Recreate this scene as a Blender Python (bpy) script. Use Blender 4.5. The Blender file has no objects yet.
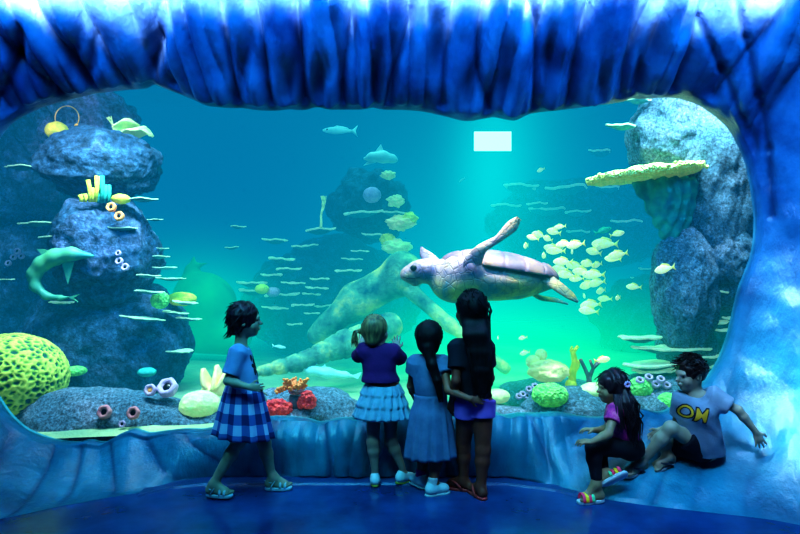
import bpy, math, random
import numpy as np
from mathutils import Vector, Matrix, noise, Euler
from mathutils.bvhtree import BVHTree

random.seed(7)
rng = np.random.RandomState(11)
SC = bpy.context.scene
COL = SC.collection
CAMZ, FPX = 1.42, 600.0


def V(*a):
    return Vector(a)


def K(px, py, Y):
    """world point at depth Y seen at photo pixel px,py"""
    return Vector(((px - 400.0) / FPX * Y, Y, CAMZ - (py - 267.0) / FPX * Y))


# ------------------------------------------------------------------ tags
def tag(o, label=None, cat=None, group=None, kind=None):
    if label: o['label'] = label
    if cat: o['category'] = cat
    if group: o['group'] = group
    if kind: o['kind'] = kind
    return o


def thing(name, loc, label, cat, group=None):
    o = bpy.data.objects.new(name, None)
    COL.objects.link(o)
    o.location = loc
    o.empty_display_size = 0.05
    return tag(o, label, cat, group)


PENDING = []


def link(name, me, mats, parent=None, smooth=True):
    o = bpy.data.objects.new(name, me)
    COL.objects.link(o)
    if not isinstance(mats, (list, tuple)):
        mats = [mats]
    for m in mats:
        me.materials.append(m)
    if smooth:
        me.polygons.foreach_set('use_smooth', np.ones(len(me.polygons), bool))
    if parent is not None:
        PENDING.append((o, parent))
    return o


def settle_parents():
    """meshes are made in world space; attach them keeping place"""
    bpy.context.view_layer.update()
    for o, p in PENDING:
        if p.parent is None:
            o.parent = p
    bpy.context.view_layer.update()
    for o, p in PENDING:
        if p.parent is not None:
            o.parent = p
    # world space mesh: inverse of the parent's matrix (translation only empties)
    for o, p in PENDING:
        w = Matrix.Identity(4)
        q = p
        while q is not None:
            if q.type == 'EMPTY':
                w = Matrix.Translation(q.location) @ w
            q = q.parent
        # only the empty carries a transform; nested meshes are identity
        if p.type == 'EMPTY':
            o.matrix_parent_inverse = Matrix.Translation(-p.location)
    PENDING.clear()


def mesh_np(name, co, quads=None, tris=None):
    me = bpy.data.meshes.new(name)
    co = np.asarray(co, np.float32)
    fs = []
    if quads is not None and len(quads): fs.append(np.asarray(quads, np.int32))
    if tris is not None and len(tris): fs.append(np.asarray(tris, np.int32))
    me.vertices.add(len(co)); me.vertices.foreach_set('co', co.ravel())
    nl = sum(f.size for f in fs); nf = sum(len(f) for f in fs)
    me.loops.add(nl); me.loops.foreach_set('vertex_index', np.concatenate([f.ravel() for f in fs]))
    me.polygons.add(nf)
    tot = np.concatenate([np.full(len(f), f.shape[1], np.int32) for f in fs])
    st = np.concatenate([[0], np.cumsum(tot)[:-1]]).astype(np.int32)
    me.polygons.foreach_set('loop_start', st)
    me.update(calc_edges=True)
    me.validate()
    return me


class MB:
    """collects verts and faces into one mesh"""
    def __init__(s):
        s.v = []; s.f = []; s.mi = []

    def add(s, vs, fs, mi=0):
        n = len(s.v)
        s.v += [tuple(x) for x in vs]
        s.f += [tuple(i + n for i in f) for f in fs]
        s.mi += [mi] * len(fs)

    def tube(s, pts, rad, n=8, mi=0, caps=True, squash=None):
        pts = [Vector(p) for p in pts]
        if not isinstance(rad, (list, tuple)): rad = [rad] * len(pts)
        rings = []
        up = None
        for i, p in enumerate(pts):
            t = (pts[min(i + 1, len(pts) - 1)] - pts[max(i - 1, 0)])
            if t.length < 1e-9: t = Vector((0, 0, 1))
            t.normalize()
            if up is None:
                up = Vector((0, 0, 1)) if abs(t.z) < .9 else Vector((0, 1, 0))
            a = t.cross(up)
            if a.length < 1e-6: a = t.cross(Vector((1, 0, 0)))
            a.normalize(); b = t.cross(a).normalized()
            up = -b if (-b).dot(up) > 0 else b
            a = up.cross(t).normalized() if False else a
            r = rad[i]
            ring = []
            for j in range(n):
                an = 2 * math.pi * j / n
                q = a * math.cos(an) + b * math.sin(an) * (squash or 1)
                ring.append(p + q * r)
            rings.append(ring)
        vs = [q for r in rings for q in r]
        fs = []
        for i in range(len(rings) - 1):
            for j in range(n):
                k = (j + 1) % n
                fs.append((i * n + j, i * n + k, (i + 1) * n + k, (i + 1) * n + j))
        if caps:
            fs.append(tuple(range(n - 1, -1, -1)))
            m = (len(rings) - 1) * n
            fs.append(tuple(range(m, m + n)))
        s.add(vs, fs, mi)

    def ball(s, c, r, seg=12, rin=8, mi=0, R=None):
        if not isinstance(r, (list, tuple)): r = (r, r, r)
        vs = []; fs = []
        c = Vector(c)
        for i in range(rin + 1):
            ph = math.pi * i / rin
            for j in range(seg):
                th = 2 * math.pi * j / seg
                q = Vector((r[0] * math.sin(ph) * math.cos(th), r[1] * math.sin(ph) * math.sin(th), r[2] * math.cos(ph)))
                if R is not None: q = R @ q
                vs.append(c + q)
        for i in range(rin):
            for j in range(seg):
                k = (j + 1) % seg
                fs.append((i * seg + j, (i + 1) * seg + j, (i + 1) * seg + k, i * seg + k))
        s.add(vs, fs, mi)

    def build(s, name, mats, parent=None, smooth=True):
        me = bpy.data.meshes.new(name)
        me.from_pydata(s.v, [], s.f)
        me.polygons.foreach_set('material_index', s.mi)
        me.validate()
        me.update()
        return link(name, me, mats, parent, smooth)


# ------------------------------------------------------------------ materials
def nodes(name):
    m = bpy.data.materials.new(name)
    m.use_nodes = True
    nt = m.node_tree
    for n in list(nt.nodes): nt.nodes.remove(n)
    out = nt.nodes.new('ShaderNodeOutputMaterial')
    return m, nt, out


def N(nt, t, **kw):
    n = nt.nodes.new(t)
    for k, v in kw.items():
        if k.startswith('_'):
            setattr(n, k[1:], v)
        else:
            n.inputs[k.replace('__', ' ')].default_value = v
    return n


def mathn(nt, op, a, b=None, c=None, clamp=False):
    n = nt.nodes.new('ShaderNodeMath'); n.operation = op; n.use_clamp = clamp
    for i, x in enumerate((a, b, c)):
        if x is None: continue
        if isinstance(x, (int, float)): n.inputs[i].default_value = x
        else: nt.links.new(x, n.inputs[i])
    return n.outputs[0]


def mixc(nt, fac, a, b, mode='MIX'):
    n = nt.nodes.new('ShaderNodeMix'); n.data_type = 'RGBA'; n.blend_type = mode
    for i, x in ((0, fac), (6, a), (7, b)):
        if isinstance(x, (int, float)): n.inputs[i].default_value = x
        elif isinstance(x, (tuple, list)): n.inputs[i].default_value = (*x[:3], 1)
        else: nt.links.new(x, n.inputs[i])
    return n.outputs[2]


def ramp(nt, src, stops):
    n = nt.nodes.new('ShaderNodeValToRGB')
    cr = n.color_ramp
    while len(cr.elements) < len(stops): cr.elements.new(.5)
    for e, (p, c) in zip(cr.elements, stops):
        e.position = p
        e.color = (*c, 1) if isinstance(c, (tuple, list)) else (c, c, c, 1)
    nt.links.new(src, n.inputs[0])
    return n.outputs[0]


def pbr(name, c1, c2=None, scale=6, rough=.6, bump=0, bscale=30, detail=4, spec=.4, sub=0, emis=0, coat=0, tex='noise', coord='Object', c3=None, sheen=0):
    m, nt, out = nodes(name)
    b = nt.nodes.new('ShaderNodeBsdfPrincipled')
    nt.links.new(b.outputs[0], out.inputs[0])
    tc = nt.nodes.new('ShaderNodeTexCoord').outputs[coord]
    b.inputs['Roughness'].default_value = rough
    b.inputs['Specular IOR Level'].default_value = spec
    if coat: b.inputs['Coat Weight'].default_value = coat; b.inputs['Coat Roughness'].default_value = .15
    if sheen: b.inputs['Sheen Weight'].default_value = sheen
    if c2 is None: c2 = tuple(x * .8 for x in c1)
    n = N(nt, 'ShaderNodeTexNoise', Scale=scale, Detail=detail, Roughness=.6)
    nt.links.new(tc, n.inputs['Vector'])
    st = [(.35, c2), (.65, c1)] if c3 is None else [(.3, c2), (.5, c1), (.7, c3)]
    col = ramp(nt, n.outputs['Fac'], st)
    nt.links.new(col, b.inputs['Base Color'])
    if emis:
        nt.links.new(col, b.inputs['Emission Color']); b.inputs['Emission Strength'].default_value = emis  # extra self-glow that brightens things which are no lamps
    if bump:
        if tex == 'voronoi':
            n2 = N(nt, 'ShaderNodeTexVoronoi', Scale=bscale)
            hs = n2.outputs['Distance']
        else:
            n2 = N(nt, 'ShaderNodeTexNoise', Scale=bscale, Detail=6, Roughness=.7)
            hs = n2.outputs['Fac']
        nt.links.new(tc, n2.inputs['Vector'])
        bp = N(nt, 'ShaderNodeBump', Strength=1.0, Distance=bump)
        nt.links.new(hs, bp.inputs['Height'])
        nt.links.new(bp.outputs[0], b.inputs['Normal'])
    return m


M = {}


def make_materials():
    # sculpted surround: glossy painted blue skin
    m, nt, out = nodes('painted_blue_skin')
    b = nt.nodes.new('ShaderNodeBsdfPrincipled'); nt.links.new(b.outputs[0], out.inputs[0])
    tc = nt.nodes.new('ShaderNodeTexCoord').outputs['Object']
    n = N(nt, 'ShaderNodeTexNoise', Scale=2.1, Detail=6, Roughness=.62); nt.links.new(tc, n.inputs['Vector'])
    col = ramp(nt, n.outputs['Fac'], [(.32, (.02, .09, .28)), (.5, (.045, .22, .52)), (.68, (.10, .34, .70))])
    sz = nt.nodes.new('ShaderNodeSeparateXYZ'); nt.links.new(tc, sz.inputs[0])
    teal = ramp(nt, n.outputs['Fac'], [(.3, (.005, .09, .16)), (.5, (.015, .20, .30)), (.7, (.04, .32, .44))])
    col = mixc(nt, mathn(nt, 'MULTIPLY_ADD', sz.outputs[2], -.55, 1.35, clamp=True), col, teal)  # cyan light from the tank painted in, stronger towards the bottom
    at = nt.nodes.new('ShaderNodeAttribute'); at.attribute_name = 'valley_shade'
    col = mixc(nt, mathn(nt, 'MULTIPLY', at.outputs['Fac'], .8), col, (.003, .03, .11))  # shade of the creases painted into the base colour
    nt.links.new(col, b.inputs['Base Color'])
    b.inputs['Roughness'].default_value = .30
    b.inputs['Specular IOR Level'].default_value = .5
    mp = nt.nodes.new('ShaderNodeMapping'); mp.inputs['Scale'].default_value = (1.0, 1.0, .45); nt.links.new(tc, mp.inputs[0])
    n2 = N(nt, 'ShaderNodeTexNoise', Scale=30, Detail=5, Roughness=.6); nt.links.new(mp.outputs[0], n2.inputs['Vector'])
    bp = N(nt, 'ShaderNodeBump', Strength=.6, Distance=.012); nt.links.new(n2.outputs['Fac'], bp.inputs['Height'])
    nt.links.new(bp.outputs[0], b.inputs['Normal'])
    M['rim'] = m
    # floor
    m, nt, out = nodes('polished_blue_floor')
    b = nt.nodes.new('ShaderNodeBsdfPrincipled'); nt.links.new(b.outputs[0], out.inputs[0])
    tc = nt.nodes.new('ShaderNodeTexCoord').outputs['Object']
    n = N(nt, 'ShaderNodeTexNoise', Scale=2.2, Detail=5, Roughness=.6); nt.links.new(tc, n.inputs['Vector'])
    nt.links.new(ramp(nt, n.outputs['Fac'], [(.35, (.005, .040, .14)), (.65, (.010, .085, .26))]), b.inputs['Base Color'])
    nt.links.new(mathn(nt, 'MULTIPLY_ADD', n.outputs['Fac'], .30, .06), b.inputs['Roughness'])
    n2 = N(nt, 'ShaderNodeTexNoise', Scale=5, Detail=3); nt.links.new(tc, n2.inputs['Vector'])
    bp = N(nt, 'ShaderNodeBump', Strength=.3, Distance=.02); nt.links.new(n2.outputs['Fac'], bp.inputs['Height'])
    nt.links.new(bp.outputs[0], b.inputs['Normal'])
    M['floor'] = m
    M['dark'] = pbr('dark_navy_wall', (.01, .03, .10), (.006, .02, .07), rough=.7)
    M['tankwall'] = pbr('tank_wall_blue', (.01, .22, .35), (.005, .16, .28), scale=.6, rough=.8)
    # glass: clear with fresnel reflection
    m, nt, out = nodes('aquarium_glass')
    t = nt.nodes.new('ShaderNodeBsdfTransparent'); t.inputs[0].default_value = (.97, 1, 1, 1)
    g = nt.nodes.new('ShaderNodeBsdfGlossy'); g.inputs['Roughness'].default_value = .02
    fr = nt.nodes.new('ShaderNodeFresnel'); fr.inputs[0].default_value = 1.33
    mx = nt.nodes.new('ShaderNodeMixShader')
    nt.links.new(mathn(nt, 'MULTIPLY', fr.outputs[0], .8), mx.inputs[0])
    nt.links.new(t.outputs[0], mx.inputs[1]); nt.links.new(g.outputs[0], mx.inputs[2])
    nt.links.new(mx.outputs[0], out.inputs[0])
    M['glass'] = m
    # water: absorbs; its haze and pools of lamp light are put in as emission
    m, nt, out = nodes('tank_water')
    ab = nt.nodes.new('ShaderNodeVolumeAbsorption')
    ab.inputs['Color'].default_value = (.66, .72, .735, 1); ab.inputs['Density'].default_value = 1.0
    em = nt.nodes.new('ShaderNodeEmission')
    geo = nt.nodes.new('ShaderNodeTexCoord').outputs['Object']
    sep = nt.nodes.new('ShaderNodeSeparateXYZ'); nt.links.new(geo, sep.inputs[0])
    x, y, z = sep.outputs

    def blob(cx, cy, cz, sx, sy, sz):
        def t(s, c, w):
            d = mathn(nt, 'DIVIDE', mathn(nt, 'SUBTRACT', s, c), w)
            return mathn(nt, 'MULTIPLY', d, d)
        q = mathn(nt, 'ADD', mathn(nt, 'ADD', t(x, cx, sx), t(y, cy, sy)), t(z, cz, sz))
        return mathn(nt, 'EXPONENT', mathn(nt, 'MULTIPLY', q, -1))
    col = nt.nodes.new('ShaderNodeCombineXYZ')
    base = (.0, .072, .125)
    adds = [  # center, sigma, rgb of each glow put into the water
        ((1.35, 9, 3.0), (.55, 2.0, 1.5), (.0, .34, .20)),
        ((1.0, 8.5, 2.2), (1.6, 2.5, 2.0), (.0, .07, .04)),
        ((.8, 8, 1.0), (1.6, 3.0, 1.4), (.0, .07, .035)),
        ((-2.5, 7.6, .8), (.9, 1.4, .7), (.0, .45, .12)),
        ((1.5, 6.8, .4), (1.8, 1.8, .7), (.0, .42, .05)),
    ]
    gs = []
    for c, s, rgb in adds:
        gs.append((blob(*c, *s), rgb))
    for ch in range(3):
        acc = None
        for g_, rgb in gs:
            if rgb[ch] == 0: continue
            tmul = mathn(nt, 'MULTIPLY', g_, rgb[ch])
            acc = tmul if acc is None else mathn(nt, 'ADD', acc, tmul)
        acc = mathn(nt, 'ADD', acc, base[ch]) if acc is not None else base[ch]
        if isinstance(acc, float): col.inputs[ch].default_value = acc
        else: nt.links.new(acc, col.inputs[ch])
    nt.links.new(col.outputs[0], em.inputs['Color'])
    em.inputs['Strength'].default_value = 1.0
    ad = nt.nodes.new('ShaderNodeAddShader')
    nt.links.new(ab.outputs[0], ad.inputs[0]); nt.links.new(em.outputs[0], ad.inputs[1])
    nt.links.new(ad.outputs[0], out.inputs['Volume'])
    tr = nt.nodes.new('ShaderNodeBsdfTransparent')
    nt.links.new(tr.outputs[0], out.inputs['Surface'])
    M['water'] = m
    # rocks
    def rock(name, a, b_, c, bs=38, bd=.03):
        m, nt, out = nodes(name)
        b = nt.nodes.new('ShaderNodeBsdfPrincipled'); nt.links.new(b.outputs[0], out.inputs[0])
        tc = nt.nodes.new('ShaderNodeTexCoord').outputs['Object']
        n = N(nt, 'ShaderNodeTexNoise', Scale=2.3, Detail=5, Roughness=.65); nt.links.new(tc, n.inputs['Vector'])
        n2 = N(nt, 'ShaderNodeTexNoise', Scale=bs, Detail=5, Roughness=.8); nt.links.new(tc, n2.inputs['Vector'])
        base = ramp(nt, n.outputs['Fac'], [(.32, a), (.5, b_), (.68, c)])
        sp = ramp(nt, n2.outputs['Fac'], [(.36, .12), (.5, .75), (.64, 1.75)])
        nt.links.new(mixc(nt, .85, base, sp, 'MULTIPLY'), b.inputs['Base Color'])
        b.inputs['Roughness'].default_value = .85
        bp = N(nt, 'ShaderNodeBump', Strength=1, Distance=bd); nt.links.new(n2.outputs['Fac'], bp.inputs['Height'])
        nt.links.new(bp.outputs[0], b.inputs['Normal'])
        return m
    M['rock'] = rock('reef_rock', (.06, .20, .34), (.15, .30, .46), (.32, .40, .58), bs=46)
    M['rock_dark'] = rock('reef_rock_painted_shade', (.015, .07, .17), (.05, .15, .32), (.16, .22, .46), bs=14, bd=.06)  # darker copy of the reef rock with shade put into its colour
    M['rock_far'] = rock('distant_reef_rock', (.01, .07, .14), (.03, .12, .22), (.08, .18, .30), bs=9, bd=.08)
    M['sand'] = pbr('pale_sand', (.50, .66, .36), (.22, .42, .28), scale=1.7, rough=.9, bump=.03, bscale=14)
    M['plate'] = pbr('pale_green_plate_coral', (.65, .95, .60), (.35, .75, .55), scale=9, rough=.7, bump=.01, bscale=60, emis=.35)  # self-glow added to brighten the plates
    M['plate_under'] = pbr('coral_underside_painted_shade', (.05, .32, .40), (.03, .22, .32), rough=.8)  # shade under the plates put into the colour
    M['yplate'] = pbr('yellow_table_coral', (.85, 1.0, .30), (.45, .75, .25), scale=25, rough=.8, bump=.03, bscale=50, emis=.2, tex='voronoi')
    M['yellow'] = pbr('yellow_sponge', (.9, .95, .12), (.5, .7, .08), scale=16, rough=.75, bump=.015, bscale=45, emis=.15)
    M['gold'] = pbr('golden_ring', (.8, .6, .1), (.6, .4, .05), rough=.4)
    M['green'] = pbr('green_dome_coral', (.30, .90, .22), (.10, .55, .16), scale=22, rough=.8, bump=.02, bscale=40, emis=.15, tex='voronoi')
    M['palegreen'] = pbr('pale_yellow_green_coral', (.75, .95, .45), (.45, .8, .35), scale=12, rough=.8, bump=.02, bscale=40, emis=.3)  # glow added so the clumps show through the haze
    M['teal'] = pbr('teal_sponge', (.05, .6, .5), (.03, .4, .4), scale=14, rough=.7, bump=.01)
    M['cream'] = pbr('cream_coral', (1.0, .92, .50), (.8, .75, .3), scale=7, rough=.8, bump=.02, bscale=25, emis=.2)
    M['orange'] = pbr('orange_anemone', (.95, .45, .12), (.7, .25, .1), rough=.6, bump=.006, emis=.1)
    M['pink'] = pbr('pink_cup_coral', (.75, .35, .38), (.5, .18, .25), scale=18, rough=.7, bump=.01)
    M['lilac'] = pbr('lilac_cup_coral', (.62, .50, .75), (.4, .32, .6), scale=18, rough=.7, bump=.01, emis=.08)
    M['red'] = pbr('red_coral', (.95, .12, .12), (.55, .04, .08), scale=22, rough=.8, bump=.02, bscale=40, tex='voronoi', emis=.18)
    M['branch'] = pbr('dark_purple_branch_coral', (.10, .16, .22), (.2, .12, .2), scale=12, rough=.8, bump=.01)
    M['statue'] = pbr('weathered_pale_stone', (.14, .40, .28), (.005, .07, .13), scale=3.2, rough=.85, bump=.05, bscale=11, c3=(.85, .85, .28), emis=.12)  # slight glow added to lift the highlights
    M['greenglow'] = pbr('green_light_stone', (.02, .50, .20), (.015, .36, .20), scale=2, rough=.9, emis=.05)  # green lamp light put into the stone's colour and glow
    # brain coral uses a ridge attribute
    m, nt, out = nodes('brain_coral')
    b = nt.nodes.new('ShaderNodeBsdfPrincipled'); nt.links.new(b.outputs[0], out.inputs[0])
    at = nt.nodes.new('ShaderNodeAttribute'); at.attribute_name = 'ridge'
    col = ramp(nt, at.outputs['Fac'], [(.05, (.005, .12, .10)), (.35, (.16, .45, .06)), (.8, (.70, .85, .16))])
    nt.links.new(col, b.inputs['Base Color']); b.inputs['Roughness'].default_value = .8
    nt.links.new(col, b.inputs['Emission Color']); b.inputs['Emission Strength'].default_value = .08
    M['brain'] = m
    # turtle skin
    m, nt, out = nodes('turtle_skin')
    b = nt.nodes.new('ShaderNodeBsdfPrincipled'); nt.links.new(b.outputs[0], out.inputs[0])
    tc = nt.nodes.new('ShaderNodeTexCoord').outputs['Object']
    sp = nt.nodes.new('ShaderNodeSeparateXYZ'); nt.links.new(tc, sp.inputs[0])
    n = N(nt, 'ShaderNodeTexNoise', Scale=5, Detail=5, Roughness=.6); nt.links.new(tc, n.inputs['Vector'])
    top = ramp(nt, n.outputs['Fac'], [(.36, (.10, .07, .17)), (.5, (.33, .22, .28)), (.64, (.56, .38, .24))])
    bel = ramp(nt, n.outputs['Fac'], [(.38, (.03, .17, .20)), (.5, (.26, .26, .11)), (.62, (.56, .42, .08))])
    f = mathn(nt, 'MULTIPLY_ADD', mathn(nt, 'ADD', sp.outputs[2], mathn(nt, 'MULTIPLY', n.outputs['Fac'], .08)), -7, 9.9, clamp=True)
    col = mixc(nt, f, top, bel)
    vo = N(nt, 'ShaderNodeTexVoronoi', Scale=16, _feature='DISTANCE_TO_EDGE'); nt.links.new(tc, vo.inputs['Vector'])
    ed = ramp(nt, vo.outputs['Distance'], [(.0, .45), (.09, 1.0)])
    col = mixc(nt, .5, col, ed, 'MULTIPLY')
    nt.links.new(col, b.inputs['Base Color']); b.inputs['Roughness'].default_value = .55
    bp = N(nt, 'ShaderNodeBump', Strength=.6, Distance=.01); nt.links.new(ed, bp.inputs['Height'])
    nt.links.new(bp.outputs[0], b.inputs['Normal'])
    M['turtle'] = m
    M['shell'] = pbr('turtle_shell', (.22, .13, .19), (.08, .06, .12), scale=4, rough=.5, bump=.012, bscale=7, tex='voronoi', c3=(.42, .25, .12))
    M['fish'] = pbr('yellow_white_fish', (1.0, 1.0, .68), (1.0, .95, .30), scale=9, rough=.45, emis=.5)  # glow added to make the fish brighter
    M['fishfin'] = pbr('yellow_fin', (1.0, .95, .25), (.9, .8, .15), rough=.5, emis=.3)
    M['fishteal'] = pbr('teal_fish', (.06, .62, .42), (.03, .42, .38), rough=.5, emis=.05)
    M['shark'] = pbr('green_grey_shark', (.05, .32, .30), (.16, .50, .22), scale=3, rough=.5)
    M['palefish'] = pbr('pale_fish', (.45, .85, .80), (.3, .7, .7), rough=.5, emis=.1)
    M['black'] = pbr('gloss_black', (.005, .005, .008), rough=.25)
    M['white'] = pbr('eye_white', (.16, .17, .19), rough=.3)
    # people
    M['skin_a'] = pbr('tan_skin', (.40, .36, .26), (.34, .29, .2), scale=12, rough=.5)
    M['skin_b'] = pbr('light_skin', (.42, .26, .22), (.38, .22, .18), scale=12, rough=.5)
    M['skin_c'] = pbr('brown_skin', (.38, .12, .08), (.30, .09, .06), scale=12, rough=.5)
    M['skin_d'] = pbr('deep_brown_skin', (.26, .06, .04), (.20, .045, .03), scale=12, rough=.5)
    M['skin_e'] = pbr('warm_skin', (.40, .28, .16), (.34, .22, .12), scale=12, rough=.5)
    M['lips'] = pbr('lip_skin', (.30, .10, .09), rough=.45)

    def hairmat(name, a, b_, rough=.35):
        m, nt, out = nodes(name)
        b = nt.nodes.new('ShaderNodeBsdfPrincipled'); nt.links.new(b.outputs[0], out.inputs[0])
        tc = nt.nodes.new('ShaderNodeTexCoord').outputs['Object']
        mp = nt.nodes.new('ShaderNodeMapping'); mp.inputs['Scale'].default_value = (60, 60, 9)
        nt.links.new(tc, mp.inputs[0])
        n = N(nt, 'ShaderNodeTexNoise', Scale=1, Detail=3); nt.links.new(mp.outputs[0], n.inputs['Vector'])
        nt.links.new(ramp(nt, n.outputs['Fac'], [(.35, b_), (.65, a)]), b.inputs['Base Color'])
        b.inputs['Roughness'].default_value = rough; b.inputs['Specular IOR Level'].default_value = .3
        bp = N(nt, 'ShaderNodeBump', Strength=.8, Distance=.006); nt.links.new(n.outputs['Fac'], bp.inputs['Height'])
        nt.links.new(bp.outputs[0], b.inputs['Normal'])
        return m
    M['hair_dark'] = hairmat('dark_brown_hair', (.05, .03, .035), (.012, .008, .012))
    M['hair_black'] = hairmat('black_hair', (.010, .008, .012), (.003, .003, .005), .62)
    M['hair_fair'] = hairmat('fair_brown_hair', (.30, .22, .10), (.09, .07, .05))
    M['hair_brown'] = hairmat('brown_hair', (.045, .025, .02), (.012, .008, .008))
    M['tee_blue'] = pbr('pale_blue_cotton', (.24, .40, .66), (.18, .32, .58), scale=8, rough=.9, bump=.004, bscale=60)
    M['tee_navy'] = pbr('navy_cotton', (.012, .014, .03), (.008, .01, .02), scale=8, rough=.9)
    M['purple'] = pbr('dark_purple_cotton', (.085, .015, .13), (.06, .01, .10), scale=8, rough=.9, bump=.004, bscale=50)
    M['tulle'] = pbr('light_blue_tulle', (.30, .48, .62), (.20, .38, .54), scale=20, rough=.8, bump=.006, bscale=50)
    M['band'] = pbr('orange_red_waistband', (.55, .10, .06), rough=.8)
    M['dress'] = pbr('chambray_dress_cloth', (.15, .22, .38), (.11, .17, .31), scale=14, rough=.9, bump=.004, bscale=60)
    M['shorts_purple'] = pbr('violet_shorts_cloth', (.36, .16, .62), (.28, .12, .52), scale=5, rough=.8)
    M['pink_top'] = pbr('magenta_print_cotton', (.70, .05, .28), (.32, .03, .22), scale=26, rough=.8, c3=(.85, .25, .35))
    M['leggings'] = pbr('black_leggings_cloth', (.008, .012, .02), (.006, .008, .014), rough=.75)
    M['tee_grey'] = pbr('white_grey_cotton', (.26, .34, .42), (.20, .28, .36), scale=6, rough=.9, bump=.004, bscale=60)
    M['shorts_black'] = pbr('black_shorts_cloth', (.010, .012, .022), rough=.8)
    M['print_dark'] = pbr('dark_print_ink', (.01, .012, .03), rough=.8)
    M['print_yellow'] = pbr('yellow_print_ink', (.85, .48, .03), (.7, .35, .02), rough=.7)
    M['sandal_blue'] = pbr('pale_blue_sandal', (.40, .62, .68), (.32, .52, .6), rough=.5)
    M['sole_white'] = pbr('white_rubber_sole', (.6, .68, .72), rough=.7)
    M['shoe_white'] = pbr('white_sneaker', (.62, .72, .78), (.48, .6, .68), scale=20, rough=.6)
    M['sole_yellow'] = pbr('yellow_tan_sole', (.45, .40, .08), rough=.7)
    M['sock_pink'] = pbr('hot_pink_sock', (.85, .06, .32), rough=.9)
    M['sock_white'] = pbr('white_sock', (.6, .6, .66), rough=.9)
    M['flip_red'] = pbr('coral_red_flip_flop', (.62, .07, .07), (.5, .05, .05), rough=.6)
    M['flip_grey'] = pbr('grey_flip_flop', (.28, .40, .46), rough=.6)
    M['flip_dark'] = pbr('dark_flip_flop_strap', (.03, .05, .08), rough=.6)
    M['strap_pink'] = pbr('neon_pink_strap', (.95, .08, .22), rough=.6, emis=.1)
    M['strap_yellow'] = pbr('neon_yellow_strap', (.9, .8, .05), rough=.6, emis=.1)
    M['strap_green'] = pbr('neon_green_strap', (.1, .8, .4), rough=.6, emis=.1)
    # gingham skirt
    m, nt, out = nodes('blue_gingham_cloth')
    b = nt.nodes.new('ShaderNodeBsdfPrincipled'); nt.links.new(b.outputs[0], out.inputs[0])
    uv = nt.nodes.new('ShaderNodeUVMap')
    s = nt.nodes.new('ShaderNodeSeparateXYZ'); nt.links.new(uv.outputs[0], s.inputs[0])
    a = mathn(nt, 'GREATER_THAN', mathn(nt, 'FRACT', mathn(nt, 'MULTIPLY', s.outputs[0], 11)), .5)
    c = mathn(nt, 'GREATER_THAN', mathn(nt, 'FRACT', mathn(nt, 'MULTIPLY_ADD', s.outputs[1], 2.7, .1)), .5)
    f = mathn(nt, 'MULTIPLY', mathn(nt, 'ADD', a, c), .5)
    col = ramp(nt, f, [(.0, (.38, .52, .72)), (.5, (.06, .14, .40)), (1.0, (.012, .03, .15))])
    nt.links.new(col, b.inputs['Base Color']); b.inputs['Roughness'].default_value = .9
    M['gingham'] = m


make_materials()


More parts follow.
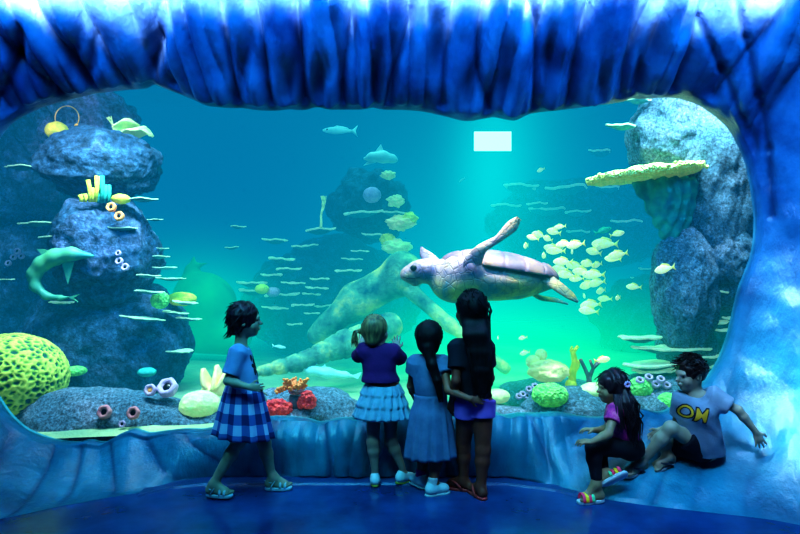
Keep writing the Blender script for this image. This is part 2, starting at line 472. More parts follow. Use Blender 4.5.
# ------------------------------------------------------------------ SDF modelling
class Body:
    """smooth union of tapered capsules and ellipsoids, meshed as one continuous surface"""
    def __init__(s):
        s.p = []

    def cone(s, a, b, ra, rb=None, k=.02, flat=False, sub=False):
        s.p.append(('flat' if flat else 'cone', np.array(a, float), np.array(b, float), ra, ra if rb is None else rb, k, sub)); return s

    def ell(s, c, r, R=None, k=.02, sub=False):
        s.p.append(('ell', np.array(c, float), np.array(r, float), np.array(R if R is not None else np.eye(3), float), None, k, sub)); return s

    def cut(s, p, n):
        s.p.append(('cut', np.array(p, float), np.array(n, float) / np.linalg.norm(n), None, None, 0, False)); return s

    def mesh(s, name, h=.005, relax=1, disp=None):
        lo = np.full(3, 1e9); hi = -lo
        for q in s.p:
            if q[6] or q[0] == 'cut': continue
            if q[0] == 'ell':
                m = max(q[2]); lo = np.minimum(lo, q[1] - m); hi = np.maximum(hi, q[1] + m)
            else:
                r = max(q[3], q[4])
                lo = np.minimum(lo, np.minimum(q[1], q[2]) - r); hi = np.maximum(hi, np.maximum(q[1], q[2]) + r)
        lo -= 3 * h + .01; hi += 3 * h + .01
        n = np.ceil((hi - lo) / h).astype(int) + 1
        D = np.full(n, .5, np.float32)
        ax = [lo[i] + h * np.arange(n[i]) for i in range(3)]
        for q in s.p:
            kind, k = q[0], q[5]
            if kind == 'cut':
                g = (ax[0][:, None, None] - q[1][0]) * q[2][0] + (ax[1][None, :, None] - q[1][1]) * q[2][1] + (ax[2][None, None, :] - q[1][2]) * q[2][2]
                D = np.maximum(D, g.astype(np.float32)); continue
            if kind == 'ell':
                m = max(q[2]); a0 = q[1] - m; a1 = q[1] + m
            else:
                r = max(q[3], q[4]); a0 = np.minimum(q[1], q[2]) - r; a1 = np.maximum(q[1], q[2]) + r
            mg = k + 4 * h
            i0 = np.clip(((a0 - mg - lo) / h).astype(int), 0, n - 1); i1 = np.clip(((a1 + mg - lo) / h).astype(int) + 2, 1, n)
            sl = tuple(slice(i0[i], i1[i]) for i in range(3))
            X = ax[0][sl[0]][:, None, None]; Y = ax[1][sl[1]][None, :, None]; Z = ax[2][sl[2]][None, None, :]
            if kind == 'ell':
                c, r, R = q[1], q[2], q[3]
                dx, dy, dz = X - c[0], Y - c[1], Z - c[2]
                l = [(R[0, j] * dx + R[1, j] * dy + R[2, j] * dz) for j in range(3)]
                k0 = np.sqrt(sum((l[j] / r[j]) ** 2 for j in range(3)))
                k1 = np.sqrt(sum((l[j] / r[j] ** 2) ** 2 for j in range(3))) + 1e-9
                d = k0 * (k0 - 1) / k1
            else:
                a, b = q[1], q[2]; ba = b - a; L2 = max(ba @ ba, 1e-12); L = math.sqrt(L2)
                dx, dy, dz = X - a[0], Y - a[1], Z - a[2]
                t = (dx * ba[0] + dy * ba[1] + dz * ba[2]) / L2
                tc = np.clip(t, 0, 1)
                rad = q[3] + (q[4] - q[3]) * tc
                if kind == 'flat':
                    dist = np.sqrt(np.maximum((dx - t * ba[0]) ** 2 + (dy - t * ba[1]) ** 2 + (dz - t * ba[2]) ** 2, 0))
                    d = np.maximum(dist - rad, (np.abs(t - .5) - .5) * L)
                else:
                    d = np.sqrt((dx - tc * ba[0]) ** 2 + (dy - tc * ba[1]) ** 2 + (dz - tc * ba[2]) ** 2) - rad
            d = d.astype(np.float32)
            old = D[sl]
            if q[6]:
                d = -d
                hh = np.maximum(k - np.abs(old - d), 0) / max(k, 1e-6)
                D[sl] = np.maximum(old, d) + hh * hh * k * .25
            else:
                hh = np.maximum(k - np.abs(old - d), 0) / max(k, 1e-6)
                D[sl] = np.minimum(old, d) - hh * hh * k * .25
        D[0] = D[-1] = .1; D[:, 0] = D[:, -1] = .1; D[:, :, 0] = D[:, :, -1] = .1
        co, quads = surface_nets(D, lo, h)
        for _ in range(relax):
            co = relax_mesh(co, quads)
        if disp is not None:
            nr = vnormals(co, quads)
            co = co + nr * disp(co)[:, None]
        return mesh_np(name, co, quads)


def surface_nets(D, lo, h):
    ins = D < 0
    nx, ny, nz = D.shape
    c = np.zeros((nx - 1, ny - 1, nz - 1), np.int8)
    offs = [(i, j, k) for i in (0, 1) for j in (0, 1) for k in (0, 1)]
    for o in offs:
        c += ins[o[0]:nx - 1 + o[0], o[1]:ny - 1 + o[1], o[2]:nz - 1 + o[2]]
    act = (c > 0) & (c < 8)
    idx = np.argwhere(act)
    vid = np.full(act.shape, -1, np.int32); vid[act] = np.arange(len(idx))
    acc = np.zeros((len(idx), 3)); cnt = np.zeros(len(idx))
    I, J, Kk = idx.T
    for a in range(8):
        for b in range(a + 1, 8):
            oa, ob = offs[a], offs[b]
            if sum(abs(oa[i] - ob[i]) for i in range(3)) != 1: continue
            da = D[I + oa[0], J + oa[1], Kk + oa[2]]; db = D[I + ob[0], J + ob[1], Kk + ob[2]]
            cr = (da < 0) != (db < 0)
            t = np.where(cr, da / np.where(cr, da - db, 1), 0)
            for i in range(3):
                acc[:, i] += np.where(cr, oa[i] + t * (ob[i] - oa[i]), 0)
            cnt += cr
    co = lo + h * (idx + acc / np.maximum(cnt, 1)[:, None])
    quads = []
    for axis in range(3):
        sl0 = [slice(None)] * 3; sl1 = [slice(None)] * 3
        sl0[axis] = slice(0, -1); sl1[axis] = slice(1, None)
        a = ins[tuple(sl0)]; b = ins[tuple(sl1)]
        e = np.argwhere(a != b)
        o1, o2 = [(1, 2), (2, 0), (0, 1)][axis]
        e = e[(e[:, o1] > 0) & (e[:, o2] > 0) & (e[:, o1] < D.shape[o1] - 1) & (e[:, o2] < D.shape[o2] - 1)]
        s = a[tuple(e.T)]
        def vv(d1, d2):
            q = e.copy(); q[:, o1] -= d1; q[:, o2] -= d2
            return vid[tuple(q.T)]
        q = np.stack([vv(0, 0), vv(1, 0), vv(1, 1), vv(0, 1)], 1)
        q[~s] = q[~s][:, ::-1]
        quads.append(q)
    quads = np.concatenate(quads)
    quads = quads[(quads >= 0).all(1)]
    return co, quads


def relax_mesh(co, quads, w=.5):
    acc = np.zeros_like(co); cnt = np.zeros(len(co))
    for i in range(4):
        a = quads[:, i]; b = quads[:, (i + 1) % 4]
        for ax_ in range(3):
            acc[:, ax_] += np.bincount(a, co[b, ax_], len(co)) + np.bincount(b, co[a, ax_], len(co))
        cnt += np.bincount(a, minlength=len(co)) + np.bincount(b, minlength=len(co))
    return co * (1 - w) + w * acc / np.maximum(cnt, 1)[:, None]


def vnormals(co, quads):
    a, b, c, d = (co[quads[:, i]] for i in range(4))
    n = np.cross(c - a, d - b)
    acc = np.zeros_like(co)
    for i in range(4):
        for ax_ in range(3):
            acc[:, ax_] += np.bincount(quads[:, i], n[:, ax_], len(co))
    return acc / (np.linalg.norm(acc, axis=1)[:, None] + 1e-12)


def wob(seed, freq, amp, stretch=(1, 1, 1)):
    """cheap smooth displacement made of sine waves"""
    r = np.random.RandomState(seed)
    dirs = r.normal(size=(9, 3)); dirs /= np.linalg.norm(dirs, axis=1)[:, None]
    fr = freq * r.uniform(.5, 1.8, 9); ph = r.uniform(0, 6.3, 9)
    st = np.array(stretch)
    def f(co):
        x = co * st
        return amp * sum(np.sin(x @ dirs[i] * fr[i] + ph[i] + 1.5 * np.sin(x @ dirs[(i + 3) % 9] * fr[(i + 4) % 9] * .5)) for i in range(9)) / 4.5
    return f


def loft(rings, n=96):
    """rings: (center, ax, ay, pleat amplitude, pleat count, phase); returns mesh with UVs"""
    co = []; m = len(rings)
    for (c, ax_, ay_, pa, pn, ph, tilt) in rings:
        for j in range(n):
            t = 2 * math.pi * j / n
            r = 1 + pa * math.sin(pn * t + ph) + .4 * pa * math.sin((pn * 1.7) // 1 * t + ph * 2 + 1)
            x = ax_ * r * math.cos(t); y = ay_ * r * math.sin(t)
            co.append((c[0] + x, c[1] + y, c[2] + tilt[0] * x + tilt[1] * y))
    q = []
    for i in range(m - 1):
        for j in range(n):
            k = (j + 1) % n
            q.append((i * n + j, i * n + k, (i + 1) * n + k, (i + 1) * n + j))
    me = mesh_np('cloth', co, q)
    uv = me.uv_layers.new(name='UVMap')
    li = np.zeros(len(me.loops), np.int32); me.loops.foreach_get('vertex_index', li)
    u = (li % n) / n; v = (li // n) / (m - 1)
    for p in range(len(me.polygons)):
        s = me.polygons[p].loop_start
        if u[s:s + 4].max() - u[s:s + 4].min() > .5:
            for w in range(4):
                if u[s + w] < .5: u[s + w] += 1
    uv.data.foreach_set('uv', np.stack([u, v], 1).ravel().astype(np.float32))
    return me


def solid(o, t):
    md = o.modifiers.new('thick', 'SOLIDIFY'); md.thickness = t; md.offset = 0
    return o


# ================================================================== ROOM
def grid_mesh(name, x0, x1, y0, y1, nx, ny, f):
    xs = np.linspace(x0, x1, nx); ys = np.linspace(y0, y1, ny)
    co = [(x, y, f(x, y)) for y in ys for x in xs]
    q = [(j * nx + i, j * nx + i + 1, (j + 1) * nx + i + 1, (j + 1) * nx + i) for j in range(ny - 1) for i in range(nx - 1)]
    return mesh_np(name, co, q)


def slab(name, lo, hi, mat, kind='structure', parent=None):
    b = MB()
    x0, y0, z0 = lo; x1, y1, z1 = hi
    b.add([(x0, y0, z0), (x1, y0, z0), (x1, y1, z0), (x0, y1, z0), (x0, y0, z1), (x1, y0, z1), (x1, y1, z1), (x0, y1, z1)],
          [(0, 3, 2, 1), (4, 5, 6, 7), (0, 1, 5, 4), (1, 2, 6, 5), (2, 3, 7, 6), (3, 0, 4, 7)])
    o = b.build(name, mat, parent, smooth=False)
    if kind: o['kind'] = kind
    return o


slab('floor', (-3.8, -3.2, -.1), (3.8, 4.2, 0), M['floor'])
slab('ceiling', (-3.8, -3.2, 3.75), (3.8, 4.2, 3.85), M['dark'])
slab('wall_left', (-3.9, -3.2, 0), (-3.75, 4.2, 3.75), M['dark'])
slab('wall_right', (3.75, -3.2, 0), (3.9, 4.2, 3.75), M['dark'])
slab('wall_behind', (-3.8, -3.3, 0), (3.8, -3.2, 3.75), M['dark'])
# tank shell
TX, TY0, TY1, TZ1 = 7.0, 4.245, 13.0, 4.9
slab('wall_tank_back', (-TX, TY1, -.3), (TX, TY1 + .1, TZ1), M['tankwall'])
slab('wall_tank_left', (-TX - .1, TY0, -.3), (-TX, TY1, TZ1), M['tankwall'])
slab('wall_tank_right', (TX, TY0, -.3), (TX + .1, TY1, TZ1), M['tankwall'])

# sculpted surround
RIM = [  # inner px, outer world
    ((400, 418), (0, 4.03, 0)), ((370, 420), (-.2, 4.03, 0)), ((340, 421), (-.4, 4.03, 0)), ((320, 425), (-.53, 4.03, 0)), ((304, 421), (-.65, 4.03, 0)), ((272, 419), (-.86, 4.03, 0)),
    ((240, 425), (-1.08, 4.03, 0)), ((222, 428), (-1.2, 4.03, 0)), ((200, 432), (-1.31, 4.02, 0)), ((180, 432), (-1.42, 3.96, 0)), ((162, 434), (-1.52, 3.86, 0)), ((145, 436), (-1.60, 3.79, 0)), ((130, 432), (-1.70, 3.74, 0)), ((115, 437), (-1.78, 3.70, 0)),
    ((100, 445), (-1.85, 3.66, 0)), ((85, 443), (-1.92, 3.61, 0)), ((70, 445), (-2.0, 3.57, 0)), ((45, 442), (-2.15, 3.45, 0)), ((20, 432), (-2.35, 3.3, 0)), ((0, 413), (-2.6, 3.1, 0)),
    ((-25, 370), (-3.1, 2.8, .3)), ((-45, 300), (-3.5, 2.6, 1.0)), ((-48, 230), (-3.65, 2.6, 1.7)), ((-30, 170), (-3.6, 2.6, 2.5)), ((0, 123), (-3.3, 2.6, 3.3)), ((33, 104), (-2.6, 3.25, 3.74)),
    ((73, 93), (-2.2, 3.25, 3.74)), ((100, 88), (-2.0, 3.25, 3.74)), ((133, 85), (-1.8, 3.25, 3.74)), ((160, 85), (-1.6, 3.25, 3.74)), ((187, 95), (-1.35, 3.25, 3.74)), ((203, 102), (-1.2, 3.25, 3.74)), ((235, 105), (-1.0, 3.25, 3.74)), ((267, 107), (-.8, 3.25, 3.74)),
    ((333, 106), (-.4, 3.25, 3.74)), ((380, 106), (-.1, 3.25, 3.74)), ((417, 107), (.12, 3.25, 3.74)), ((447, 113), (.3, 3.25, 3.74)), ((467, 118), (.42, 3.25, 3.74)), ((494, 114), (.6, 3.25, 3.74)), ((517, 117), (.75, 3.25, 3.74)), ((534, 110), (.85, 3.25, 3.74)),
    ((567, 106), (1.1, 3.25, 3.74)), ((601, 102), (1.35, 3.25, 3.74)), ((651, 95), (1.8, 3.25, 3.74)), ((681, 94), (2.1, 3.25, 3.74)), ((707, 102), (2.4, 3.25, 3.74)), ((734, 123), (3.0, 2.65, 3.5)), ((750, 152), (3.5, 2.6, 3.0)), ((757, 178), (3.6, 2.6, 2.5)), ((762, 217), (3.65, 2.6, 1.8)), ((759, 253), (3.6, 2.6, 1.4)), ((745, 291), (3.4, 2.6, .9)), ((734, 337), (3.05, 2.75, .4)), ((724, 363), (2.7, 2.95, .05)), ((710, 384), (2.4, 3.15, 0)), ((690, 403), (2.1, 3.36, 0)), ((665, 415), (1.75, 3.48, 0)),
    ((640, 410), (1.5, 3.56, 0)), ((618, 419), (1.35, 3.62, 0)), ((592, 420), (1.2, 3.7, 0)), ((560, 415), (1.0, 3.85, 0)), ((540, 416), (.88, 3.94, 0)), ((520, 416), (.76, 4.01, 0)), ((506, 418), (.68, 4.03, 0)), ((497, 415), (.62, 4.03, 0)), ((484, 417), (.54, 4.03, 0)), ((440, 417), (.25, 4.03, 0)),
]
YI = 4.14


def catmull(P, n):
    P = np.array(P, float); m = len(P)
    L = np.linalg.norm(np.roll(P, -1, 0)[:, :3] - P[:, :3], axis=1)
    cum = np.concatenate([[0], np.cumsum(L)])
    out = []
    for t in np.linspace(0, cum[-1], n, endpoint=False):
        i = min(np.searchsorted(cum, t, 'right') - 1, m - 1)
        u = (t - cum[i]) / max(L[i], 1e-9)
        p0, p1, p2, p3 = P[(i - 1) % m], P[i], P[(i + 1) % m], P[(i + 2) % m]
        lin = p1 * (1 - u) + p2 * u
        cr = .5 * ((2 * p1) + (-p0 + p2) * u + (2 * p0 - 5 * p1 + 4 * p2 - p3) * u * u + (-p0 + 3 * p1 - 3 * p2 + p3) * u ** 3)
        out.append(.3 * lin + .7 * cr)
    return np.array(out)


def vnoise1(x, seed):
    """smooth 1-d value noise"""
    r = np.random.RandomState(seed).uniform(-1, 1, 512)
    i = np.floor(x).astype(int); f = x - i; f = f * f * (3 - 2 * f)
    return r[i % 512] * (1 - f) + r[(i + 1) % 512] * f


def vnoise2(x, y, seed):
    r = np.random.RandomState(seed).uniform(-1, 1, (128, 128))
    i = np.floor(x).astype(int); j = np.floor(y).astype(int)
    f = x - i; g = y - j; f = f * f * (3 - 2 * f); g = g * g * (3 - 2 * g)
    return (r[i % 128, j % 128] * (1 - f) * (1 - g) + r[(i + 1) % 128, j % 128] * f * (1 - g)
            + r[i % 128, (j + 1) % 128] * (1 - f) * g + r[(i + 1) % 128, (j + 1) % 128] * f * g)


def build_surround():
    P = []
    for (px, py), o in RIM:
        k = K(px, py, YI)
        P.append([*k, *o])
    C = catmull(P, 1500)
    I = C[:, :3]; O = C[:, 3:]
    O[:, 2] = np.maximum(O[:, 2], 0)
    nT, nS = len(C), 96
    bottom = np.clip(1 - (O[:, 2]) / .25, 0, 1)[:, None]      # 1 along the floor line
    centre = (np.clip(1 - (4.03 - O[:, 1]) / .25, 0, 1) * (O[:, 2] < .01))[:, None]
    top = np.clip((O[:, 2] - 2.3) / 1.0, 0, 1)[:, None]
    mid = (I + O) / 2
    Cc = mid.copy()
    # top: curtain hangs nearly vertical then turns towards the ceiling of the room
    Cc = Cc * (1 - top) + top * np.stack([I[:, 0] * .93 + O[:, 0] * .07, np.full(nT, 3.60), np.full(nT, 2.85)], 1)
    # bottom scoop sags
    Cc[:, 2] -= (.07 * bottom[:, 0] * (1 - centre[:, 0]))
    Cc = Cc * (1 - centre) + centre * np.stack([mid[:, 0], np.full(nT, 3.99), np.full(nT, .26)], 1)
    side = (1 - top) * (1 - bottom)
    Cc = Cc + side * np.stack([np.sign(mid[:, 0]) * .02, np.full(nT, .18), np.zeros(nT)], 1)
    s = np.linspace(0, 1, nS)[None, :, None]
    S = (1 - s) ** 2 * I[:, None] + 2 * s * (1 - s) * Cc[:, None] + s ** 2 * O[:, None]
    X, Y, Z = S[..., 0], S[..., 1], S[..., 2]
    # numerical normals
    dT = np.roll(S, -1, 0) - np.roll(S, 1, 0); dS = np.gradient(S, axis=1)
    nrm = np.cross(dT, dS); nrm /= np.linalg.norm(nrm, axis=2)[..., None] + 1e-9
    flip = np.sign((nrm * (np.array([0, 1.0, 1.5]) - S)).sum(2)); nrm *= flip[..., None]
    sv = np.broadcast_to(s[..., 0], X.shape)

    # crease coordinate: hangs vertically above, sweeps round the corners below
    low = np.clip((1.5 - Z) / .3, 0, 1)
    R = np.sqrt(X ** 2 + (1.25 * np.minimum(Z - 1.5, 0)) ** 2)

    def pleats(u, v, seed, fr):
        w = u * fr + .55 * vnoise2(u * 1.7 + 40, v * 1.3 + 9, seed) + .25 * vnoise2(u * 4 + 11, v * 2.2 + 3, seed + 1)
        a = np.abs(np.sin(math.pi * w))          # cusp valleys
        amp = .55 + .45 * vnoise1(np.floor(w) + .5 + 100, seed + 2)
        return (a ** .8) * amp, a
    d1, a1 = pleats(X + 20, Z, 3, 3.3)
    d1b, a1b = pleats(X + 27, Z, 31, 7.9)
    d2, a2 = pleats(R * np.sign(X) + 20, np.arctan2(X, 1.5 - Z), 5, 5.2)
    wc = np.clip((1.35 - np.abs(X)) / .45, 0, 1)
    wt = np.clip((Z - 1.2) / .5, 0, 1)
    w1 = np.maximum(wc, wt)
    d = w1 * (d1 + (.35 + .35 * (1 - wt)) * d1b) + (1 - w1) * d2 * .6
    edge = np.clip(sv / .04, 0, 1) * np.clip((1 - sv) / .05, 0, 1)
    ampl = .15 * top + .042 * (1 - top)
    onright = np.clip((X - 1.3) / .5, 0, 1) * np.clip((2.3 - Z) / .6, 0, 1)
    ampl = ampl * (1 - .45 * onright)
    disp = (d - .4) * ampl * edge
    # pinched pockets along the top curtain, their shade painted in
    pk = [(92, 55), (152, 60), (245, 62), (160, 45), (290, 75), (318, 82), (376, 72), (437, 50), (505, 62), (548, 48), (550, 62), (655, 42), (600, 80), (20, 50), (78, 45), (468, 85), (640, 72)]
    val = np.clip(1 - (w1 * a1 + (1 - w1) * a2) * 2.4, 0, 1) * edge * .8 * (1 - .65 * onright)  # how much crease shade goes into the colour
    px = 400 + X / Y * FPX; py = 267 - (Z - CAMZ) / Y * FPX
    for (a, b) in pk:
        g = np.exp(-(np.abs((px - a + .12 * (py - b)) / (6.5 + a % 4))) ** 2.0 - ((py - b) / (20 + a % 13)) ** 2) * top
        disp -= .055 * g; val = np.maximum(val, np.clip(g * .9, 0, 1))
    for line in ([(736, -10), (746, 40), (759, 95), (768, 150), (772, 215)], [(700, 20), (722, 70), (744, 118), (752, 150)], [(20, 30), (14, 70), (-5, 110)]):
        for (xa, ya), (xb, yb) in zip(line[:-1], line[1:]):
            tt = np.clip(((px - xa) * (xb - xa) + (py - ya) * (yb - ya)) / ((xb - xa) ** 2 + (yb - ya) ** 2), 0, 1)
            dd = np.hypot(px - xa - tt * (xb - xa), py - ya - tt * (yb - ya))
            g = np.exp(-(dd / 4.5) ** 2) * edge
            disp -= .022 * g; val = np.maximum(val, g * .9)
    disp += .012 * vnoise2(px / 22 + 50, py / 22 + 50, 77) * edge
    val = np.maximum(val, .75 * np.exp(-(sv / .10) ** 2) * top * (.5 + .5 * vnoise1(X * 7 + 50, 8)))  # shade under the curtain's hanging edge, painted in unevenly
    S = S + nrm * disp[..., None]
    S[..., 2] = np.maximum(S[..., 2], 0.001)
    # return lip towards the glass
    back = S[:, 0:1].copy(); back[..., 1] = 4.24
    S = np.concatenate([back, S], 1); val = np.concatenate([val[:, :1], val], 1); nS += 1
    i = np.arange(nT)[:, None]; j = np.arange(nS - 1)[None, :]
    i2 = (i + 1) % nT
    q = np.stack([(i * nS + j), (i * nS + j + 1), (i2 * nS + j + 1), (i2 * nS + j)], -1).reshape(-1, 4)
    me = mesh_np('surround', S.reshape(-1, 3), q)
    at = me.attributes.new('valley_shade', 'FLOAT', 'POINT')
    at.data.foreach_set('value', val.reshape(-1).astype(np.float32))
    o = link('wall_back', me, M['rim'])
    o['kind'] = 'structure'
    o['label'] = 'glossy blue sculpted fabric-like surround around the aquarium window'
    return o, S.reshape(-1, 3), q


rim_o, rim_co, rim_q = build_surround()
RIMBVH = BVHTree.FromPolygons([tuple(c) for c in rim_co], [tuple(int(a) for a in f) for f in rim_q])
CAM = Vector((0, 0, CAMZ))


def rimhit(px, py):
    d = (K(px, py, 4) - CAM).normalized()
    h = RIMBVH.ray_cast(CAM, d)
    return h[0] if h[0] is not None else K(px, py, 3.8)


# low kerb strip along the base of the window wall
b = MB()
pts = [(-1.62, 3.70), (-1.45, 3.84), (-1.25, 3.90), (0, 3.905), (.7, 3.90), (.98, 3.79), (1.12, 3.68)]
top_ = []
for (x, y) in pts: top_.append((x, y))
vs = []; fs = []
for (x, y) in top_:
    vs += [(x, y, 0.0), (x, y + .012, .012), (x * 1.02, 4.06, .012), (x * 1.02, 4.06, 0)]
for i in range(len(top_) - 1):
    for j in range(3):
        fs.append((i * 4 + j, i * 4 + j + 1, (i + 1) * 4 + j + 1, (i + 1) * 4 + j))
b.add(vs, fs)
M['kerb'] = pbr('kerb_blue', (.01, .08, .22), (.008, .06, .17), scale=4, rough=.3, bump=.01, bscale=8)
o = b.build('trim_1', M['kerb'], smooth=False); o['kind'] = 'structure'

slab('window_1', (-3.4, 4.20, .2), (3.4, 4.215, 2.9), M['glass'])
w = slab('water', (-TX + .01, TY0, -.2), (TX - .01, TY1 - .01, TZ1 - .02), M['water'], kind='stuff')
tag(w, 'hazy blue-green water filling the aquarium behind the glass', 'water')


# ================================================================== TANK
def sandz(x, y):
    return .20 + .05 * math.sin(x * 1.1 + y * .7) + .04 * noise.noise(Vector((x * .9, y * .9, 0))) + .02 * (y - 4.5) * .5


s = link('sand_bed', grid_mesh('sand', -TX, TX, 4.23, TY1, 120, 80, sandz), M['sand'])
tag(s, 'pale green lit sand covering the aquarium floor', 'sand', kind='stuff')


def ico(sub):
    import bmesh
    bm = bmesh.new(); bmesh.ops.create_icosphere(bm, subdivisions=sub, radius=1)
    v = [x.co.copy() for x in bm.verts]; f = [[q.index for q in y.verts] for y in bm.faces]
    bm.free(); return v, f


ICO = {k: ico(k) for k in (3, 4, 5, 6)}


def rock(label, px, py, Y, rx, ry, rd, seed, mat='rock', sub=5, amp=.22, group=None, name='reef_rock', fr=1.6, floor=None):
    """boulder centred at pixel/depth, radii rx, ry in photo px, rd in metres"""
    c = K(px, py, Y); sx = rx / FPX * Y; sz = ry / FPX * Y
    vs, fs = ICO[sub]
    co = []
    sd = Vector((seed * 7.3, seed * 3.1, seed * 1.7))
    for v in vs:
        p = v * fr + sd
        n = noise.noise(p) + .5 * noise.noise(p * 2.1) + .28 * noise.noise(p * 4.3) + .15 * noise.noise(p * 9)
        w_ = Vector((v.x * sx, v.y * rd, v.z * sz))
        ridge = 1 - abs(noise.noise(p * 1.7 + Vector((9, 9, 9)))) * 2
        r = 1 + amp * (n + .25 * ridge)
        co.append(c + w_ * r)
    me = bpy.data.meshes.new(name); me.from_pydata([tuple(a) for a in co], [], fs); me.update()
    o = link(name, me, M[mat])
    return tag(o, label, 'rock', group)


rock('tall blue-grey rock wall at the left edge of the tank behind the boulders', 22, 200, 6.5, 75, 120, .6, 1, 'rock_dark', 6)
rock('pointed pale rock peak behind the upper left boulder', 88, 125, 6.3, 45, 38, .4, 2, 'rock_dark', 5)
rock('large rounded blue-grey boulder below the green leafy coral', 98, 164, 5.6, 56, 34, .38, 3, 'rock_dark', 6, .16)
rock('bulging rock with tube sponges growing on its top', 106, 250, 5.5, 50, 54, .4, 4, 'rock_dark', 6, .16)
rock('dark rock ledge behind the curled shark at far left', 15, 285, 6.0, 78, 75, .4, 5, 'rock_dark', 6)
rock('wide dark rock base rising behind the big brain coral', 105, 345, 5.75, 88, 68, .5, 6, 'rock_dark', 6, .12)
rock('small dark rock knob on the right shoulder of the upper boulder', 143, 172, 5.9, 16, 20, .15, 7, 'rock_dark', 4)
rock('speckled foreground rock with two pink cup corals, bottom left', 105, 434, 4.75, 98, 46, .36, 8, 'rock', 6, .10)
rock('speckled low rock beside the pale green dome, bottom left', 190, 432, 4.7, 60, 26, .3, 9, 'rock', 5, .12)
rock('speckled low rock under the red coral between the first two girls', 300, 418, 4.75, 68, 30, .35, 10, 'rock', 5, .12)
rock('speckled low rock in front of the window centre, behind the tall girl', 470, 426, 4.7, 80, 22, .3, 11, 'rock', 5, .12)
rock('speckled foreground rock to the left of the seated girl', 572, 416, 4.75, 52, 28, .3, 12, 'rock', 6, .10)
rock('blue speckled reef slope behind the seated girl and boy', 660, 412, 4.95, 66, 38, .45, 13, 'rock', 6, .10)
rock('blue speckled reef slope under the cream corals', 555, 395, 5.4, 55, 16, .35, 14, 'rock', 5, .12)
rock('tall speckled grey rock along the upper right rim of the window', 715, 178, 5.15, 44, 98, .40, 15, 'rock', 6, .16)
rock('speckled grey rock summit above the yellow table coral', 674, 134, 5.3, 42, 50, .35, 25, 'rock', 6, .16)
rock('rock face with painted shade behind the stalk of the table coral', 694, 220, 5.5, 30, 60, .3, 26, 'rock_dark', 5, .14)
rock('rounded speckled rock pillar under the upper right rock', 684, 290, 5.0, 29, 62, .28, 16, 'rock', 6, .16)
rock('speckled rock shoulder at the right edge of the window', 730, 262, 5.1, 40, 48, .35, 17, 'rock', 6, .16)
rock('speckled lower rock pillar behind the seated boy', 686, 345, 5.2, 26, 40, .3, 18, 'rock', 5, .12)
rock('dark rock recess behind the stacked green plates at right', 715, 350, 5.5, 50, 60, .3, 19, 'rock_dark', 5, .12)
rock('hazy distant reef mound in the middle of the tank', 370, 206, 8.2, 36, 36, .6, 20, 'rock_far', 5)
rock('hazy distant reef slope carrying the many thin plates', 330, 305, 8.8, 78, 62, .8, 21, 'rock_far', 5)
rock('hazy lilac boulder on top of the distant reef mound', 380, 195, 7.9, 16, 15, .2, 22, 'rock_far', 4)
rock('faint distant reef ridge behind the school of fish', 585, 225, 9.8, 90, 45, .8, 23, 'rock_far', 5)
rock('faint distant rock mass beside the right rock pillar', 640, 320, 8.5, 45, 40, .5, 24, 'rock_far', 5)


# --- plate corals
def plate_mesh(seed, thick=.05):
    r = random.Random(seed)
    n = 40; ph = [r.uniform(0, 6.28) for _ in range(4)]
    def out(t): return 1 + .14 * math.sin(2 * t + ph[0]) + .09 * math.sin(3 * t + ph[1]) + .06 * math.sin(7 * t + ph[2]) + .03 * math.sin(13 * t + ph[3])
    b = MB(); vs = []; fs = []; mi = []
    prof = [(.0, .35), (.5, .42), (.9, .55), (1.0, .62), (1.03, .4), (.98, .1), (.7, -.25), (.3, -.9), (0, -1.0)]
    for (rr, zz) in prof:
        for j in range(n):
            t = 2 * math.pi * j / n
            q = out(t) * rr
            vs.append((q * math.cos(t), q * math.sin(t), thick * (zz + .16 * math.sin(3 * t + ph[1]) * rr + .07 * math.sin(8 * t + ph[0]) * rr)))
    for i in range(len(prof) - 1):
        for j in range(n):
            k = (j + 1) % n
            b_ = (i * n + j, (i + 1) * n + j, (i + 1) * n + k, i * n + k)
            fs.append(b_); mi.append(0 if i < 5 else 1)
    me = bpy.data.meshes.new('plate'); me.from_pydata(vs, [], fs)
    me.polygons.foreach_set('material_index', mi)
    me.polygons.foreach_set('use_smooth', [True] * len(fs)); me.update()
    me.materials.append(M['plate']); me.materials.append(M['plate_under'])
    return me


PLATES = [plate_mesh(i, .18) for i in range(5)]


def plate(px, py, Y, wpx, label, group, tilt=0, th=1.0, i=[0]):
    me = PLATES[i[0] % 5]; i[0] += 1
    o = bpy.data.objects.new('plate_coral', me); COL.objects.link(o)
    c = K(px, py, Y); w_ = wpx / 2 / FPX * Y
    o.location = c; o.scale = (w_, w_ * .55, w_ * 1.25 * th * (22.0 / max(wpx, 22)) ** .5)
    o.rotation_euler = (random.uniform(-.04, .04), tilt, random.uniform(-.25, .25))
    return tag(o, label, 'coral', group)


